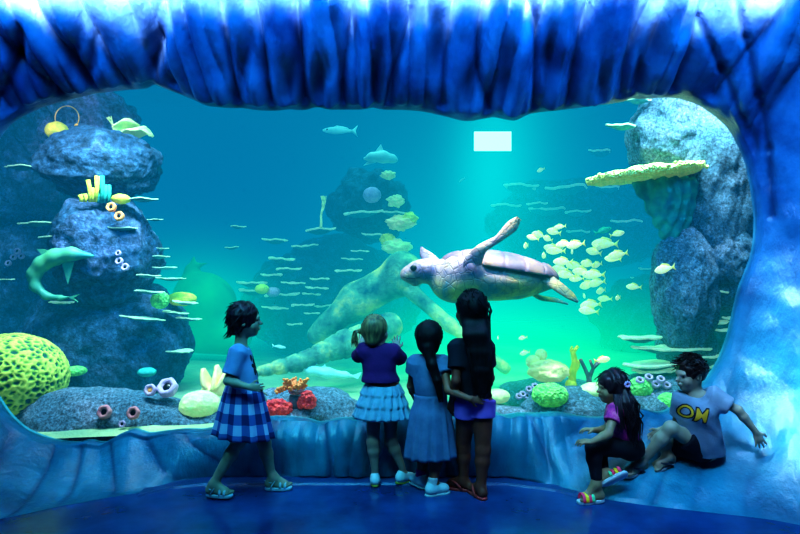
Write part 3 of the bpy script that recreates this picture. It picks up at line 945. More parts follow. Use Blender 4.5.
G = 'thin pale plate corals on the left reef'
L = 'thin pale green plate coral jutting from the dark left reef rocks'
for (x, y, w_, t) in [(22, 168, 34, 0), (38, 224, 38, .03), (57, 238, 36, .02), (120, 229, 30, -.02), (158, 249, 18, 0), (158, 257, 24, -.03), (165, 268, 20, 0),
                      (148, 276, 24, -.05), (171, 279, 24, -.03), (149, 292, 26, -.08), (62, 303, 24, -.04), (185, 303, 22, -.1), (175, 313, 26, -.1),
                      (143, 319, 36, -.12), (188, 319, 22, -.08), (175, 351, 36, -.1), (155, 220, 14, 0), (143, 200, 28, 0), (61, 303, 20, 0), (52, 343, 22, .05), (5, 280, 18, 0)]:
    plate(x, y, 5.25 + (.25 if x > 150 else 0) + (.1 if x < 60 else 0), w_, L, G, -t, .8)
G = 'thin pale plate corals on the distant middle reef'
L = 'thin hazy pale plate coral on the distant middle reef'
for (x, y, w_) in [(275, 241, 22), (281, 260, 26), (305, 247, 22), (288, 270, 22), (272, 276, 22), (252, 284, 26), (252, 292, 26), (293, 284, 20), (281, 296, 30), (320, 280, 20),
                   (317, 289, 20), (311, 295, 18), (275, 309, 22), (302, 306, 20), (325, 307, 20), (312, 314, 14), (348, 272, 26), (352, 260, 18), (362, 214, 34), (374, 236, 24), (360, 252, 16),
                   (320, 231, 30), (232, 248, 12), (238, 227, 14), (295, 325, 16), (395, 214, 26)]:
    plate(x, y, 7.4 + random.uniform(-.2, .2), w_, L, G, random.uniform(-.1, .1), 1.3)
G = 'faint plate corals on the distant right reef'
L = 'faint hazy plate coral on the distant reef behind the fish school'
for (x, y, w_) in [(537, 205, 20), (547, 211, 34), (577, 213, 22), (608, 189, 26), (628, 223, 30), (578, 233, 22), (520, 190, 26), (505, 207, 26), (568, 190, 44), (640, 279, 16), (648, 270, 18), (648, 282, 24), (520, 187, 30), (600, 153, 24)]:
    plate(x, y, 8.9 + random.uniform(-.3, .3), w_, L, G, random.uniform(-.05, .05), 1.5)
for (x, y, w_, lb) in [(622, 127, 28, 'thin pale plate jutting left from the tall grey rock at top right'), (638, 101, 26, 'thin pale plate at the window top edge beside the tall grey rock'),
                       (727, 293, 36, 'bright green plate coral highest in the stack at the right edge'), (698, 324, 54, 'bright green plate coral below the highest one, right edge'),
                       (735, 319, 26, 'small bright green plate at the right rim of the window'), (728, 331, 28, 'small green plate under the rim-side plate at right'),
                       (640, 339, 40, 'long pale green plate above the seated girl, upper one'), (670, 350, 62, 'long pale green plate above the seated boy'),
                       (712, 357, 46, 'green plate coral just right of the boy\'s hair'), (650, 366, 60, 'wide ring-shaped pale green plate coral behind the seated girl'),
                       (716, 367, 34, 'lowest green plate right of the boy\'s head'), (655, 372, 44, 'low pale green plate just left of the boy\'s face')]:
    plate(x, y, 4.95 if x > 600 and y > 280 else 5.1, w_, lb, None, 0, 1.2)


# --- the big yellow table coral with its stalk
def table_coral():
    c = K(646, 174, 4.9)
    t = thing('table_coral', c, 'large bright yellow table coral on a dark stalk below the tall grey rock', 'coral')
    n = 90; vs = []; fs = []
    rw = 56 / FPX * 4.9
    prof = [(0, .045), (.3, .05), (.6, .055), (.85, .06), (.97, .045), (1.0, .005), (.96, -.045), (.8, -.06), (.45, -.07), (0, -.08)]
    for k, (r, z) in enumerate(prof):
        for j in range(n):
            a = 2 * math.pi * j / n
            o = 1 + .07 * math.sin(2 * a + .5) + .05 * math.sin(5 * a) + .02 * math.sin(17 * a)
            x = c.x + rw * r * o * math.cos(a); y = c.y + .36 * r * o * math.sin(a)
            zz = c.z + z * .6 + .025 * noise.noise(Vector((x * 9, y * 9, k * .6))) + (x - c.x) * .12
            vs.append((x, y, zz))
    for k in range(len(prof) - 1):
        for j in range(n):
            i2 = (j + 1) % n
            fs.append((k * n + j, (k + 1) * n + j, (k + 1) * n + i2, k * n + i2))
    b = MB(); b.add(vs, fs)
    rb = random.Random(8)
    for _ in range(420):
        a = rb.uniform(0, 6.28); q = rb.uniform(.55, 1.0)
        x = c.x + rw * q * math.cos(a) * 1.03; y = c.y + .36 * q * math.sin(a)
        b.ball((x, y, c.z + rb.uniform(-.02, .035) * (1.2 - q * .5) + (x - c.x) * .12), rb.uniform(.010, .020), 6, 4)
    b.build('coral_top', M['yplate'], t)
    b = Body()
    b.cone(K(668, 188, 4.95), K(672, 236, 4.98), .21, .07, k=.05)
    b.cone(K(640, 184, 4.95), K(666, 234, 4.98), .05, .035, k=.05)
    b.cone(K(692, 186, 4.95), K(680, 230, 4.98), .07, .05, k=.05)
    b.cut(K(668, 181, 4.95), (0, 0, 1))
    me = b.mesh('stalk', .014, 1, lambda co: .014 * np.sin(co[:, 0] * 75 + 2.5 * np.sin(co[:, 2] * 9)) + .004 * np.sin(co[:, 2] * 60))
    link('stalk', me, M['stalk'], t)


M['stalk'] = pbr('blue_green_stalk', (.03, .28, .36), (.10, .55, .42), scale=8, rough=.9, bump=.03, bscale=20)
table_coral()


# --- dome corals
def dome(px, py, Y, rx, ry, mat, label, seed=1, name='dome_coral', amp=.06, sub=4, rd=None, group=None):
    c = K(px, py, Y); sx = rx / FPX * Y; sz = ry / FPX * Y
    vs, fs = ICO[sub]; co = []
    for v in vs:
        p = v * 2.2 + Vector((seed * 5, 0, 0))
        r = 1 + amp * (noise.noise(p) + .5 * noise.noise(p * 3)) + .03 * abs(noise.noise(p * 6))
        co.append(c + Vector((v.x * sx, v.y * (rd or sx), v.z * sz)) * r)
    me = bpy.data.meshes.new(name); me.from_pydata([tuple(a) for a in co], [], fs); me.update()
    return tag(link(name, me, M[mat]), label, 'coral', group)


def brain():
    c = K(12, 377, 4.85); sx = 51 / FPX * 4.85; sz = 42 / FPX * 4.85
    vs, fs = ICO[6]; co = []; rid = []
    for v in vs:
        p = v * 8.5 + Vector((noise.noise(v * 6), noise.noise(v * 6 + Vector((5, 5, 5))), 0)) * .35
        ds, _ = noise.voronoi(p, distance_metric='DISTANCE', exponent=2.5)
        e = ds[1] - ds[0]
        h = max(0, 1 - e / .42)
        rid.append(h)
        r = 1 + .05 * h
        co.append(c + Vector((v.x * sx, v.y * sx * .85, v.z * sz)) * r)
    me = bpy.data.meshes.new('brain'); me.from_pydata([tuple(a) for a in co], [], fs); me.update()
    at = me.attributes.new('ridge', 'FLOAT', 'POINT'); at.data.foreach_set('value', rid)
    tag(link('brain_coral', me, M['brain']), 'huge round yellow-green brain coral with a honeycomb surface, bottom left', 'coral')


brain()
dome(57, 131, 5.7, 11, 9, 'yellow', 'yellow-green sponge ball beside the golden ring at upper left', 1)
dome(121, 199, 5.25, 9, 5, 'yellow', 'yellow oval sponge on the rock right of the tube sponges', 2)
dome(75, 371, 5.1, 11, 5, 'green', 'small bright green dome just right of the brain coral', 3)
dome(147, 372, 5.2, 9, 4.5, 'teal', 'dim green patch coral low on the dark rock base', 4)
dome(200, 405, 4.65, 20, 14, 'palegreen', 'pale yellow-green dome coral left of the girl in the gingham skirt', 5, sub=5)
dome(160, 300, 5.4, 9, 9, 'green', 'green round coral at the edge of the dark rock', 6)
dome(182, 299, 5.7, 14, 7, 'yellow', 'yellow-green cap coral in front of the green-lit boulder', 7)
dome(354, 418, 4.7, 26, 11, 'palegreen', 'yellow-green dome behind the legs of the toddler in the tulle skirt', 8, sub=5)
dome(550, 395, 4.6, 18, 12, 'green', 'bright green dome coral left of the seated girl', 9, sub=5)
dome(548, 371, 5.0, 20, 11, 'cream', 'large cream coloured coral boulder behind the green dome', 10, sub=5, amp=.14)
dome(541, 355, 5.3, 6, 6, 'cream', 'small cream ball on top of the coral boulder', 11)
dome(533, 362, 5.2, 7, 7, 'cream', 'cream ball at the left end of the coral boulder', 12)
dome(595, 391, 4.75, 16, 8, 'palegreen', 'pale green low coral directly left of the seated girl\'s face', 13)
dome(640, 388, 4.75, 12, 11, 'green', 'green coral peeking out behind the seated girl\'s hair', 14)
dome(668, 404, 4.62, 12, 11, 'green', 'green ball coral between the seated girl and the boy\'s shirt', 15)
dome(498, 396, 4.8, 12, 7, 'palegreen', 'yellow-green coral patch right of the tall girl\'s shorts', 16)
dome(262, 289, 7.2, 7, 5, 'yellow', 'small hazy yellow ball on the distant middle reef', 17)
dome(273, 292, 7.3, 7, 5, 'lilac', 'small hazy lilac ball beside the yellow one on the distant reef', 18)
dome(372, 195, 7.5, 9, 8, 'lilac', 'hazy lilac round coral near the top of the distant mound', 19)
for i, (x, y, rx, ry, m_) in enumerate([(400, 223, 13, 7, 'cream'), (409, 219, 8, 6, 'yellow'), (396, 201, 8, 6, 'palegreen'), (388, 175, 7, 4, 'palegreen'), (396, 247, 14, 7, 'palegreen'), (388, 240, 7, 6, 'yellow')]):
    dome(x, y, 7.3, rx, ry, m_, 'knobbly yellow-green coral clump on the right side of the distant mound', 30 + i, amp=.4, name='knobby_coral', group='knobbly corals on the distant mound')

# boulder with a crooked horn, green light painted into its colour
b = Body()
b.ell(K(204, 306, 7.4), (.40, .35, .42), k=.1)
b.cone(K(190, 290, 7.4), K(190, 270, 7.4), .12, .06, k=.15)
b.cone(K(190, 272, 7.4), K(194, 258, 7.4), .055, .03, k=.05)
b.cone(K(190, 268, 7.4), K(210, 262, 7.4), .05, .015, k=.05)
b.cone(K(176, 330, 7.4), K(230, 335, 7.4), .25, .25, k=.15)
tag(link('carved_boulder', b.mesh('boulder', .03, 1, wob(5, 6, .02)), M['greenglow']), 'large round boulder in painted green light with a crooked horn, left of centre', 'rock')


# --- fallen carved stone pieces
def tiered(name, pts, rads, bands, mat, label, h=.02, squash=None):
    b = Body()
    for i in range(len(pts) - 1):
        b.cone(pts[i], pts[i + 1], rads[i], rads[i + 1], k=.06)
    p0 = np.array(pts[0]); ax_ = np.array(pts[-1]) - p0; L_ = np.linalg.norm(ax_); ax_ /= L_
    def dsp(co):
        t = ((co - p0) @ ax_) / L_ * bands
        return -.02 * np.exp(-((t - np.round(t)) / .09) ** 2) + wob(3, 9, .012)(co)
    return tag(link(name, b.mesh(name, h, 1, dsp), M[mat]), label, 'statue')


tiered('fallen_column', [K(258, 372, 5.6), K(300, 362, 5.8), K(345, 344, 6.0), K(388, 326, 6.2)], [.065, .085, .13, .15], 10, 'statue', 'fallen banded pale stone column lying low behind the toddler')
b = Body()
b.cone(K(316, 335, 6.6), K(356, 300, 6.6), .07, .20, k=.08)
b.cone(K(356, 300, 6.6), K(395, 280, 6.6), .20, .22, k=.08)
b.ell(K(405, 272, 6.5), (.24, .25, .25), k=.1)
tag(link('stone_slab', b.mesh('slab', .022, 1, wob(9, 7, .03)), M['statue']), 'broad mottled pale green stone slab leaning up behind the turtle\'s head', 'statue')
b = Body()
b.cone(K(405, 285, 6.4), K(450, 325, 6.2), .09, .06, k=.06)
b.cone(K(450, 325, 6.2), K(505, 368, 6.0), .06, .05, k=.06)
tag(link('stone_beam', b.mesh('beam', .022, 1, wob(12, 7, .02)), M['statue']), 'slim pale stone beam sloping down to the right under the turtle', 'statue')


# --- tube sponges
def tubes(px, py, Y, lst, mat, label, scale=1):
    t = thing('tube_sponge', K(px, py, Y), label, 'sponge')
    for (dx, h_, r, ln) in lst:
        p0 = K(px + dx, py, Y); p1 = K(px + dx + ln, py - h_, Y)
        b = MB(); r_ = r / FPX * Y
        mid = p0.lerp(p1, .5) + Vector((.01, 0, 0))
        b.tube([p0, mid, p1, p1 + (p1 - mid) * .02, p1 - (p1 - p0) * .15], [r_ * .8, r_ * .95, r_ * 1.1, r_ * .75, r_ * .5], 12)
        b.build('tube', M[mat], t)
    return t


tubes(93, 202, 5.2, [(-3, 22, 2, -2), (0, 14, 2, -1), (2, 26, 2.2, 2), (-12, 7, 2.2, -1), (-8, 8, 1.8, 0)], 'yellow', 'cluster of upright yellow tube sponges on the bulging rock')
tubes(101, 203, 5.25, [(0, 27, 2.2, 1), (3, 18, 2.2, 2), (7, 18, 1.8, 1), (-3, 10, 1.8, -1)], 'teal', 'cluster of teal tube sponges right of the yellow ones')


# --- ring, leafy coral, branching corals
b = MB()
c = K(67, 118, 5.75)
b.tube([c + Vector((.115 * math.cos(a), 0, .115 * math.sin(a))) for a in [i * math.pi / 20 - .9 for i in range(34)]], .005, 8)
b.ball(c + Vector((.09, 0, -.07)), .018)
tag(b.build('gold_ring', M['gold']), 'thin golden ring standing on the rocks at upper left', 'ring')
b = MB()
base = K(122, 136, 5.7)


def leaf(b, p0, p1, p2, w0, mi=0):
    n = 12; vs = []; fs = []
    for i in range(n + 1):
        t = i / n
        p = p0 * (1 - t) ** 2 + p1 * 2 * t * (1 - t) + p2 * t * t
        w_ = w0 * math.sin(math.pi * min(.12 + t * .88, .97)) ** .7
        for k in range(5):
            u = (k - 2) / 2
            vs.append(p + Vector((.2 * w_ * u, w_ * u, -.35 * w_ * u * u + .1 * w_ * math.sin(9 * t + k))))
    for i in range(n):
        for k in range(4):
            fs.append((i * 5 + k, i * 5 + k + 1, (i + 1) * 5 + k + 1, (i + 1) * 5 + k))
    b.add(vs, fs, mi)


leaf(b, base, K(122, 112, 5.7), K(138, 124, 5.7), .16)
leaf(b, base, K(146, 118, 5.7), K(151, 136, 5.7), .14)
leaf(b, base, K(118, 124, 5.75), K(113, 128, 5.75), .07)
o = solid(b.build('leafy_coral', M['palegreen']), .012); tag(o, 'bright green leafy coral with drooping lobes on the upper left boulder', 'coral')


def branching(px, py, Y, H, seed, mat, label, spread=.6, r0=.02, depth=3, name='branching_coral', tipmat=None):
    r = random.Random(seed); b = MB()
    def go(p, d, ln, rad, k):
        q = p + d * ln
        b.tube([p, p.lerp(q, .5) + Vector((r.uniform(-1, 1), r.uniform(-1, 1), 0)) * ln * .06, q], [rad, rad * .85, rad * .7], 7)
        b.ball(q, rad * .85, 7, 5, 1 if (k == 0 and tipmat) else 0)
        if k == 0: return
        for _ in range(r.choice((2, 3))):
            nd = (d + Vector((r.uniform(-1, 1), r.uniform(-.5, .5), r.uniform(-.1, .6))) * spread).normalized()
            go(q, nd, ln * .75, rad * .7, k - 1)
    Hm = H / FPX * Y
    go(K(px, py, Y), Vector((0, 0, 1)), Hm * .4, r0, depth)
    o = b.build(name, [M[mat], M[tipmat or mat]])
    return tag(o, label, 'coral')


branching(113, 133, 5.8, 18, 2, 'palegreen', 'small pale branching coral left of the leafy coral', .8, .014, 2)
branching(321, 228, 7.1, 30, 5, 'palegreen', 'yellow-green twiggy coral standing on the distant middle reef', .5, .018, 3)
branching(589, 392, 4.9, 36, 9, 'branch', 'dark branching coral with pinkish tips behind the seated girl', .75, .028, 2, tipmat='pink')
b = MB()
b.tube([K(573, 388, 4.95), K(572, 375, 4.95), K(575, 362, 4.95), K(573, 352, 4.95), K(578, 346, 4.95)], [.028, .034, .028, .022, .012], 10)
b.tube([K(574, 372, 4.95), K(578, 366, 4.95), K(579, 360, 4.95)], [.02, .016, .01], 8)
b.tube([K(574, 356, 4.95), K(571, 350, 4.95), K(572, 346, 4.95)], [.018, .014, .008], 8)
b.ball(K(571, 385, 4.95), (.05, .05, .05))
tag(b.build('finger_coral', M['yellow']), 'tall golden yellow finger coral beside the dark branching coral', 'coral')
# cream flame shaped sponge at left
b = MB()
leaf(b, K(213, 392, 5.0), K(205, 378, 5.0), K(203, 368, 5.0), .07)
leaf(b, K(213, 392, 5.0), K(222, 380, 5.0), K(216, 365, 5.05), .10)
leaf(b, K(214, 392, 5.0), K(226, 378, 5.0), K(226, 372, 5.0), .08)
b.ball(K(213, 391, 5.0), (.09, .06, .04))
o = solid(b.build('lobed_sponge', M['cream']), .03); tag(o, 'cream and yellow lobed sponge behind the gingham-skirt girl', 'sponge')


# --- cup corals and anemones
def cup(px, py, Y, rpx, mat, label, name='cup_coral', group=None, inner='black', face=(-.1, -1, .35)):
    c = K(px, py, Y); r = rpx / FPX * Y
    ax_ = Vector(face).normalized(); R = ax_.to_track_quat('Z', 'Y').to_matrix()
    t = thing(name, c, label, 'coral', group)
    n = 18; vs = []; fs = []
    prof = [(.75, -.8), (1.0, -.3), (1.0, .15), (.8, .35), (.55, .25), (.4, 0)]
    for (a, z) in prof:
        for j in range(n):
            an = 2 * math.pi * j / n; q = 1 + .07 * math.sin(6 * an)
            vs.append(c + R @ Vector((a * r * q * math.cos(an), a * r * q * math.sin(an), z * r)))
    for i in range(len(prof) - 1):
        for j in range(n):
            k = (j + 1) % n; fs.append((i * n + j, i * n + k, (i + 1) * n + k, (i + 1) * n + j))
    b = MB(); b.add(vs, fs); b.build('cup_wall', M[mat], t)
    b = MB(); b.ball(c + R @ Vector((0, 0, .02 * r)), (.45 * r, .45 * r, .12 * r), 12, 6, R=R); b.build('mouth', M[inner], t)
    return t


cup(104, 412, 4.42, 7, 'pink', 'pink cup coral, the left and larger of the two on the foreground rock')
cup(133, 413, 4.40, 6.5, 'pink', 'pink cup coral, the right one of the two on the foreground rock')
cup(122, 424, 4.39, 3.5, 'lilac', 'tiny lilac cup coral below the pink pair')
cup(150, 390, 4.62, 6, 'lilac', 'lilac cup coral with an orange centre at the top of the foreground rock', inner='orange')
cup(167, 387, 4.66, 10, 'lilac', 'large pale cup coral with a dark blue centre on the foreground rock', face=(-.1, -.8, .7))
for (x, y) in [(111, 207), (119, 216)]:
    cup(x, y, 5.12, 5, 'orange', 'orange-brown cup coral at the top of the bulging rock', group='orange cups on the bulging rock')
for (x, y, r_) in [(118, 253, 3), (119, 261, 4), (125, 267, 4)]:
    cup(x, y, 5.1, r_, 'lilac', 'small pale lilac cup coral low on the bulging rock', group='lilac cups on the bulging rock')
for (x, y) in [(8, 263), (13, 257), (17, 251), (21, 256)]:
    cup(x, y, 5.55, 3.2, 'lilac', 'dim small cup coral on the far left rock', group='dim cups on the far left rock')
for (x, y) in [(523, 394), (529, 389), (535, 386), (527, 396), (519, 396)]:
    cup(x, y, 4.85, 3.6, 'lilac', 'small lilac cup coral left of the bright green dome', group='lilac cups by the green dome', face=(0, -.7, .8))
for (x, y) in [(649, 377), (656, 384), (645, 386), (661, 379), (667, 385), (640, 380), (652, 392)]:
    cup(x, y, 4.7, 4.2, 'lilac', 'small lilac cup coral left of the boy\'s chin', group='lilac cups beside the boy', face=(0, -.7, .8))


# red coral and tentacled anemone on a stalk
def clump(px, py, Y, rx, ry, mat, label, seed, name):
    r = random.Random(seed); b = MB()
    c = K(px, py, Y); sx = rx / FPX * Y; sz = ry / FPX * Y
    b.ball(c, (sx * .85, sx * .5, sz * .8), 14, 8)
    for _ in range(70):
        a = r.uniform(0, 6.28); e = r.uniform(-.6, 1.5)
        d = Vector((math.cos(a) * math.cos(e), -abs(math.sin(a)) * math.cos(e), math.sin(e)))
        b.ball(c + Vector((d.x * sx, d.y * sx * .55, d.z * sz)), r.uniform(.014, .026), 8, 5)
    return tag(b.build(name, M[mat]), label, 'coral')


clump(277, 409, 4.45, 14, 8, 'red', 'bright red knobbly coral right of the gingham skirt', 3, 'red_coral')
clump(307, 402, 4.45, 7, 9, 'red', 'small red knobbly coral right of the anemone stalk', 4, 'red_coral')
t = thing('anemone', K(297, 402, 4.5), 'pink-mouthed anemone with orange tentacle tips on a dark stalk', 'anemone')
b = MB(); b.tube([K(296, 418, 4.52), K(296, 405, 4.5), K(297, 396, 4.5)], [.06, .052, .058], 14); b.build('stalk', M['branch'], t)
b = MB()
cc = K(296, 391, 4.48)
ra = random.Random(3)
for i in range(44):
    a = 2 * math.pi * i / 26
    d = Vector((math.cos(a) * ra.uniform(.4, 1.1), math.sin(a) * .6, ra.uniform(.1, .8)))
    b.tube([cc + d * .03, cc + d * .065, cc + d * .085 + Vector((0, 0, .015))], [.010, .009, .007], 6)
    b.ball(cc + d * .09 + Vector((0, 0, .018)), .011, 7, 5)
for i in range(16):
    p = K(276 + i * .9, 391 - i * .35 + 2 * math.sin(i * 2), 4.48 + .02 * math.sin(i * 5))
    b.ball(p, .013, 7, 5)
b.build('tentacles', M['orange'], t)
b = MB(); b.ball(cc, (.06, .05, .03), 14, 8); b.ball(cc + Vector((0, -.04, .012)), (.022, .02, .014), 10, 6, 0); b.build('mouth', M['pink'], t)

# bright panel of daylight high at the back: a lit viewing slot in the tank wall
t = tag(slab('lit_slot', (K(474, 132, 11).x, 10.96, K(0, 151, 11).z), (K(511, 132, 11).x, 11.0, K(0, 132, 11).z), None, kind=None), 'small bright rectangular lit slot high in the back of the tank', 'light')
m, nt, out = nodes('lit_slot_glow')
e = nt.nodes.new('ShaderNodeEmission'); e.inputs[0].default_value = (.8, 1, .55, 1); e.inputs[1].default_value = 9
nt.links.new(e.outputs[0], out.inputs[0])
t.data.materials.clear(); t.data.materials.append(m)


# ================================================================== FISH
def fish_template(name, mats, length=1.0, deep=.42):
    """returns (body, tail, dorsal, eye) meshes; fish faces -X, origin at its middle"""
    out = []
    n, m = 18, 20; vs = []; fs = []
    for i in range(n + 1):
        t = i / n
        hgt = deep * .5 * (math.sin(math.pi * min(t * .93 + .035, 1)) ** .75) * (1 - .35 * t) + .02 * (t > .9)
        if t > .9: hgt = max(hgt, .045)
        wd = hgt * .42
        for j in range(m):
            a = 2 * math.pi * j / m
            vs.append((-.5 + t * .82, wd * math.cos(a), hgt * math.sin(a) * (1.05 if math.sin(a) > 0 else .95)))
    for i in range(n):
        for j in range(m):
            k = (j + 1) % m; fs.append((i * m + j, i * m + k, (i + 1) * m + k, (i + 1) * m + j))
    fs += [tuple(range(m)), tuple(range(n * m + m - 1, n * m - 1, -1))]
    def mk(vs, fs, mat, nm):
        me = bpy.data.meshes.new(nm); me.from_pydata([tuple(Vector(v) * length) for v in vs], [], fs)
        me.polygons.foreach_set('use_smooth', [True] * len(fs)); me.materials.append(mat); me.update(); return me
    out.append(mk(vs, fs, mats[0], 'fish_body'))
    def flat(poly, mat, nm, th=.008):
        k = len(poly)
        vs = [(x, -th, z) for x, z in poly] + [(x, th, z) for x, z in poly]
        fs = [tuple(range(k)), tuple(range(2 * k - 1, k - 1, -1))] + [(i, i + k, (i + 1) % k + k, (i + 1) % k) for i in range(k)]
        return mk(vs, fs, mat, nm)
    out.append(flat([(.30, .03), (.38, .06), (.52, .19), (.47, .05), (.46, 0), (.47, -.05), (.52, -.17), (.38, -.06), (.30, -.03)], mats[1], 'fish_tail'))
    out.append(flat([(-.22, deep * .38), (-.1, deep * .60), (.1, deep * .50), (.24, deep * .36), (.26, deep * .12), (0, deep * .3)], mats[1], 'fish_dorsal'))
    b = MB()
    for s_ in (-1, 1): b.ball((-.37, s_ * .05, .03), (.022, .014, .022), 8, 6)
    me = bpy.data.meshes.new('fish_eye'); me.from_pydata([tuple(Vector(v) * length) for v in b.v], [], b.f); me.materials.append(M['black']); me.update()
    out.append(me)
    return out


FT = fish_template('fish', (M['fish'], M['fishfin']), deep=.48)
FTT = fish_template('fish', (M['fishteal'], M['fishteal']), deep=.4)
FTP = fish_template('fish', (M['palefish'], M['palefish']), deep=.26)


def put_fish(tpl, px, py, Y, lpx, yaw, pitch, label, group=None, name='fish', cat='fish'):
    r = thing(name, K(px, py, Y), label, cat, group)
    s_ = lpx / FPX * Y * 1.02
    r.scale = (s_,) * 3; r.rotation_euler = (0, pitch, yaw)
    for me, nm in zip(tpl, ('body', 'tail_fin', 'dorsal_fin', 'eye')):
        o = bpy.data.objects.new(nm, me); COL.objects.link(o); o.parent = r
    return r


SCHOOL = [(533, 238, 14, .5), (539, 235, 16, .3), (554, 232, 17, .2), (560, 227, 12, -.3), (526, 246, 14, 1.0), (548, 239, 14, .8), (544, 256, 15, 1.1),
          (553, 249, 19, .1), (556, 251, 19, -.1), (564, 244, 17, .2), (576, 245, 20, .05), (572, 252, 13, 1.2), (563, 262, 20, .1), (560, 269, 18, .3), (567, 275, 20, .2),
          (588, 264, 18, .4), (575, 266, 18, .1), (582, 272, 19, 0), (594, 275, 22, -.1), (594, 252, 18, .2), (605, 244, 25, -.2), (600, 247, 15, .5), (618, 255, 20, -.1), (613, 259, 16, -.2),
          (588, 285, 20, .2), (597, 283, 19, .1), (601, 291, 15, .4), (605, 299, 14, -.5), (584, 296, 11, 1.3), (591, 305, 22, .1), (589, 311, 20, .1), (618, 298, 12, .8), (634, 287, 15, 0), (617, 234, 14, 3.0), (597, 265, 15, .3), (552, 281, 14, .2), (577, 279, 15, .2),
          (525, 353, 12, .2), (498, 338, 9, 1.2), (523, 338, 10, -.5), (665, 269, 21, .1), (602, 360, 16, 3.1)]
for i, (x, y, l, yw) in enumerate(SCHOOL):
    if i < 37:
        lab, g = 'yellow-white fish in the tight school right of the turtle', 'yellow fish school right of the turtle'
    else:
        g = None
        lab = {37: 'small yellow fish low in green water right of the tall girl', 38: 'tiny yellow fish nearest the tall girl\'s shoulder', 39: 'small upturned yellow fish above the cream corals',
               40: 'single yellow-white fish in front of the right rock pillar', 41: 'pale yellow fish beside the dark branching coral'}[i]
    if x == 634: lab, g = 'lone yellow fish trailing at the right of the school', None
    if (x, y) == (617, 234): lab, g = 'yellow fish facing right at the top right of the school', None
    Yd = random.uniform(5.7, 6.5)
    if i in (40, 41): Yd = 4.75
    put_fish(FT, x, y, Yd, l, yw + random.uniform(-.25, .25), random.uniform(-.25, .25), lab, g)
put_fish(FTT, 603, 231, 6.0, 17, 3.0, .3, 'teal fish above the yellow school')
put_fish(FT, 541, 170, 7.5, 9, .2, -.4, 'small yellow fish alone in the upper water')
put_fish(FTP, 340, 131, 8.2, 34, .1, 0, 'slender pale fish high in the water near the curtain edge')
put_fish(FTP, 279, 347, 5.8, 14, 3.0, -.1, 'small pale green fish above the fallen stone column')
put_fish(FTT, 170, 327, 6.2, 30, 3.14, 0, 'dark teal fish silhouette over the sand left of the first girl')
put_fish(FTP, 462, 180, 8.2, 9, .5, -.6, 'tiny pale fish above the turtle\'s shell')


def shark(spine, rads, mat, name, label, fins, h=.016):
    b = Body()
    for i in range(len(spine) - 1):
        b.cone(spine[i], spine[i + 1], rads[i], rads[i + 1], k=.04)
    t = thing(name, spine[len(spine) // 2], label, 'shark')
    link('body', b.mesh('body', h), M[mat], t)
    for (nm, poly) in fins:
        f = MB(); k = len(poly)
        off = Vector((0, .006, 0))
        f.add([p - off for p in poly] + [p + off for p in poly], [tuple(range(k)), tuple(range(2 * k - 1, k - 1, -1))] + [(i, i + k, (i + 1) % k + k, (i + 1) % k) for i in range(k)])
        f.build(nm, M[mat], t, smooth=False)
    return t


Ys = 5.05
sp = [K(92, 256, Ys), K(72, 254, Ys), K(55, 257, Ys), K(42, 264, Ys), K(34, 274, Ys), K(35, 286, Ys), K(46, 296, Ys), K(60, 298, Ys), K(72, 297, Ys)]
shark(sp, [.02, .055, .065, .062, .052, .04, .028, .018, .01], 'shark', 'curled_shark', 'curled green-grey shark turning in front of the left rocks',
      [('dorsal_fin', [K(48, 261, Ys), K(37, 249, Ys), K(44, 249, Ys), K(56, 255, Ys)]), ('pectoral_fin', [K(62, 262, Ys), K(74, 262, Ys), K(68, 284, Ys)]),
       ('tail_fin', [K(68, 297, Ys), K(80, 294, Ys), K(74, 298, Ys), K(78, 302, Ys)]), ('pelvic_fin', [K(31, 278, Ys), K(27, 281, Ys), K(34, 284, Ys)])])
Ys = 7.4
shark([K(364, 159, Ys), K(372, 157, Ys), K(383, 157, Ys), K(393, 159, Ys), K(398, 161, Ys)], [.02, .055, .075, .05, .01], 'palefish', 'reef_shark', 'pale shark high in the water with a raised dorsal fin',
      [('dorsal_fin', [K(374, 153, Ys), K(381, 144, Ys), K(385, 154, Ys)]), ('pectoral_fin', [K(370, 159, Ys), K(363, 166, Ys), K(378, 162, Ys)])], .02)
Ys = 5.8
shark([K(296, 367, Ys), K(310, 370, Ys), K(328, 373, Ys), K(345, 375, Ys), K(356, 377, Ys)], [.02, .045, .05, .03, .01], 'palefish', 'resting_shark', 'long pale shark resting on the sand behind the toddler',
      [('dorsal_fin', [K(318, 370, Ys), K(325, 364, Ys), K(328, 371, Ys)]), ('tail_fin', [K(350, 376, Ys), K(362, 372, Ys), K(358, 379, Ys)])], .016)


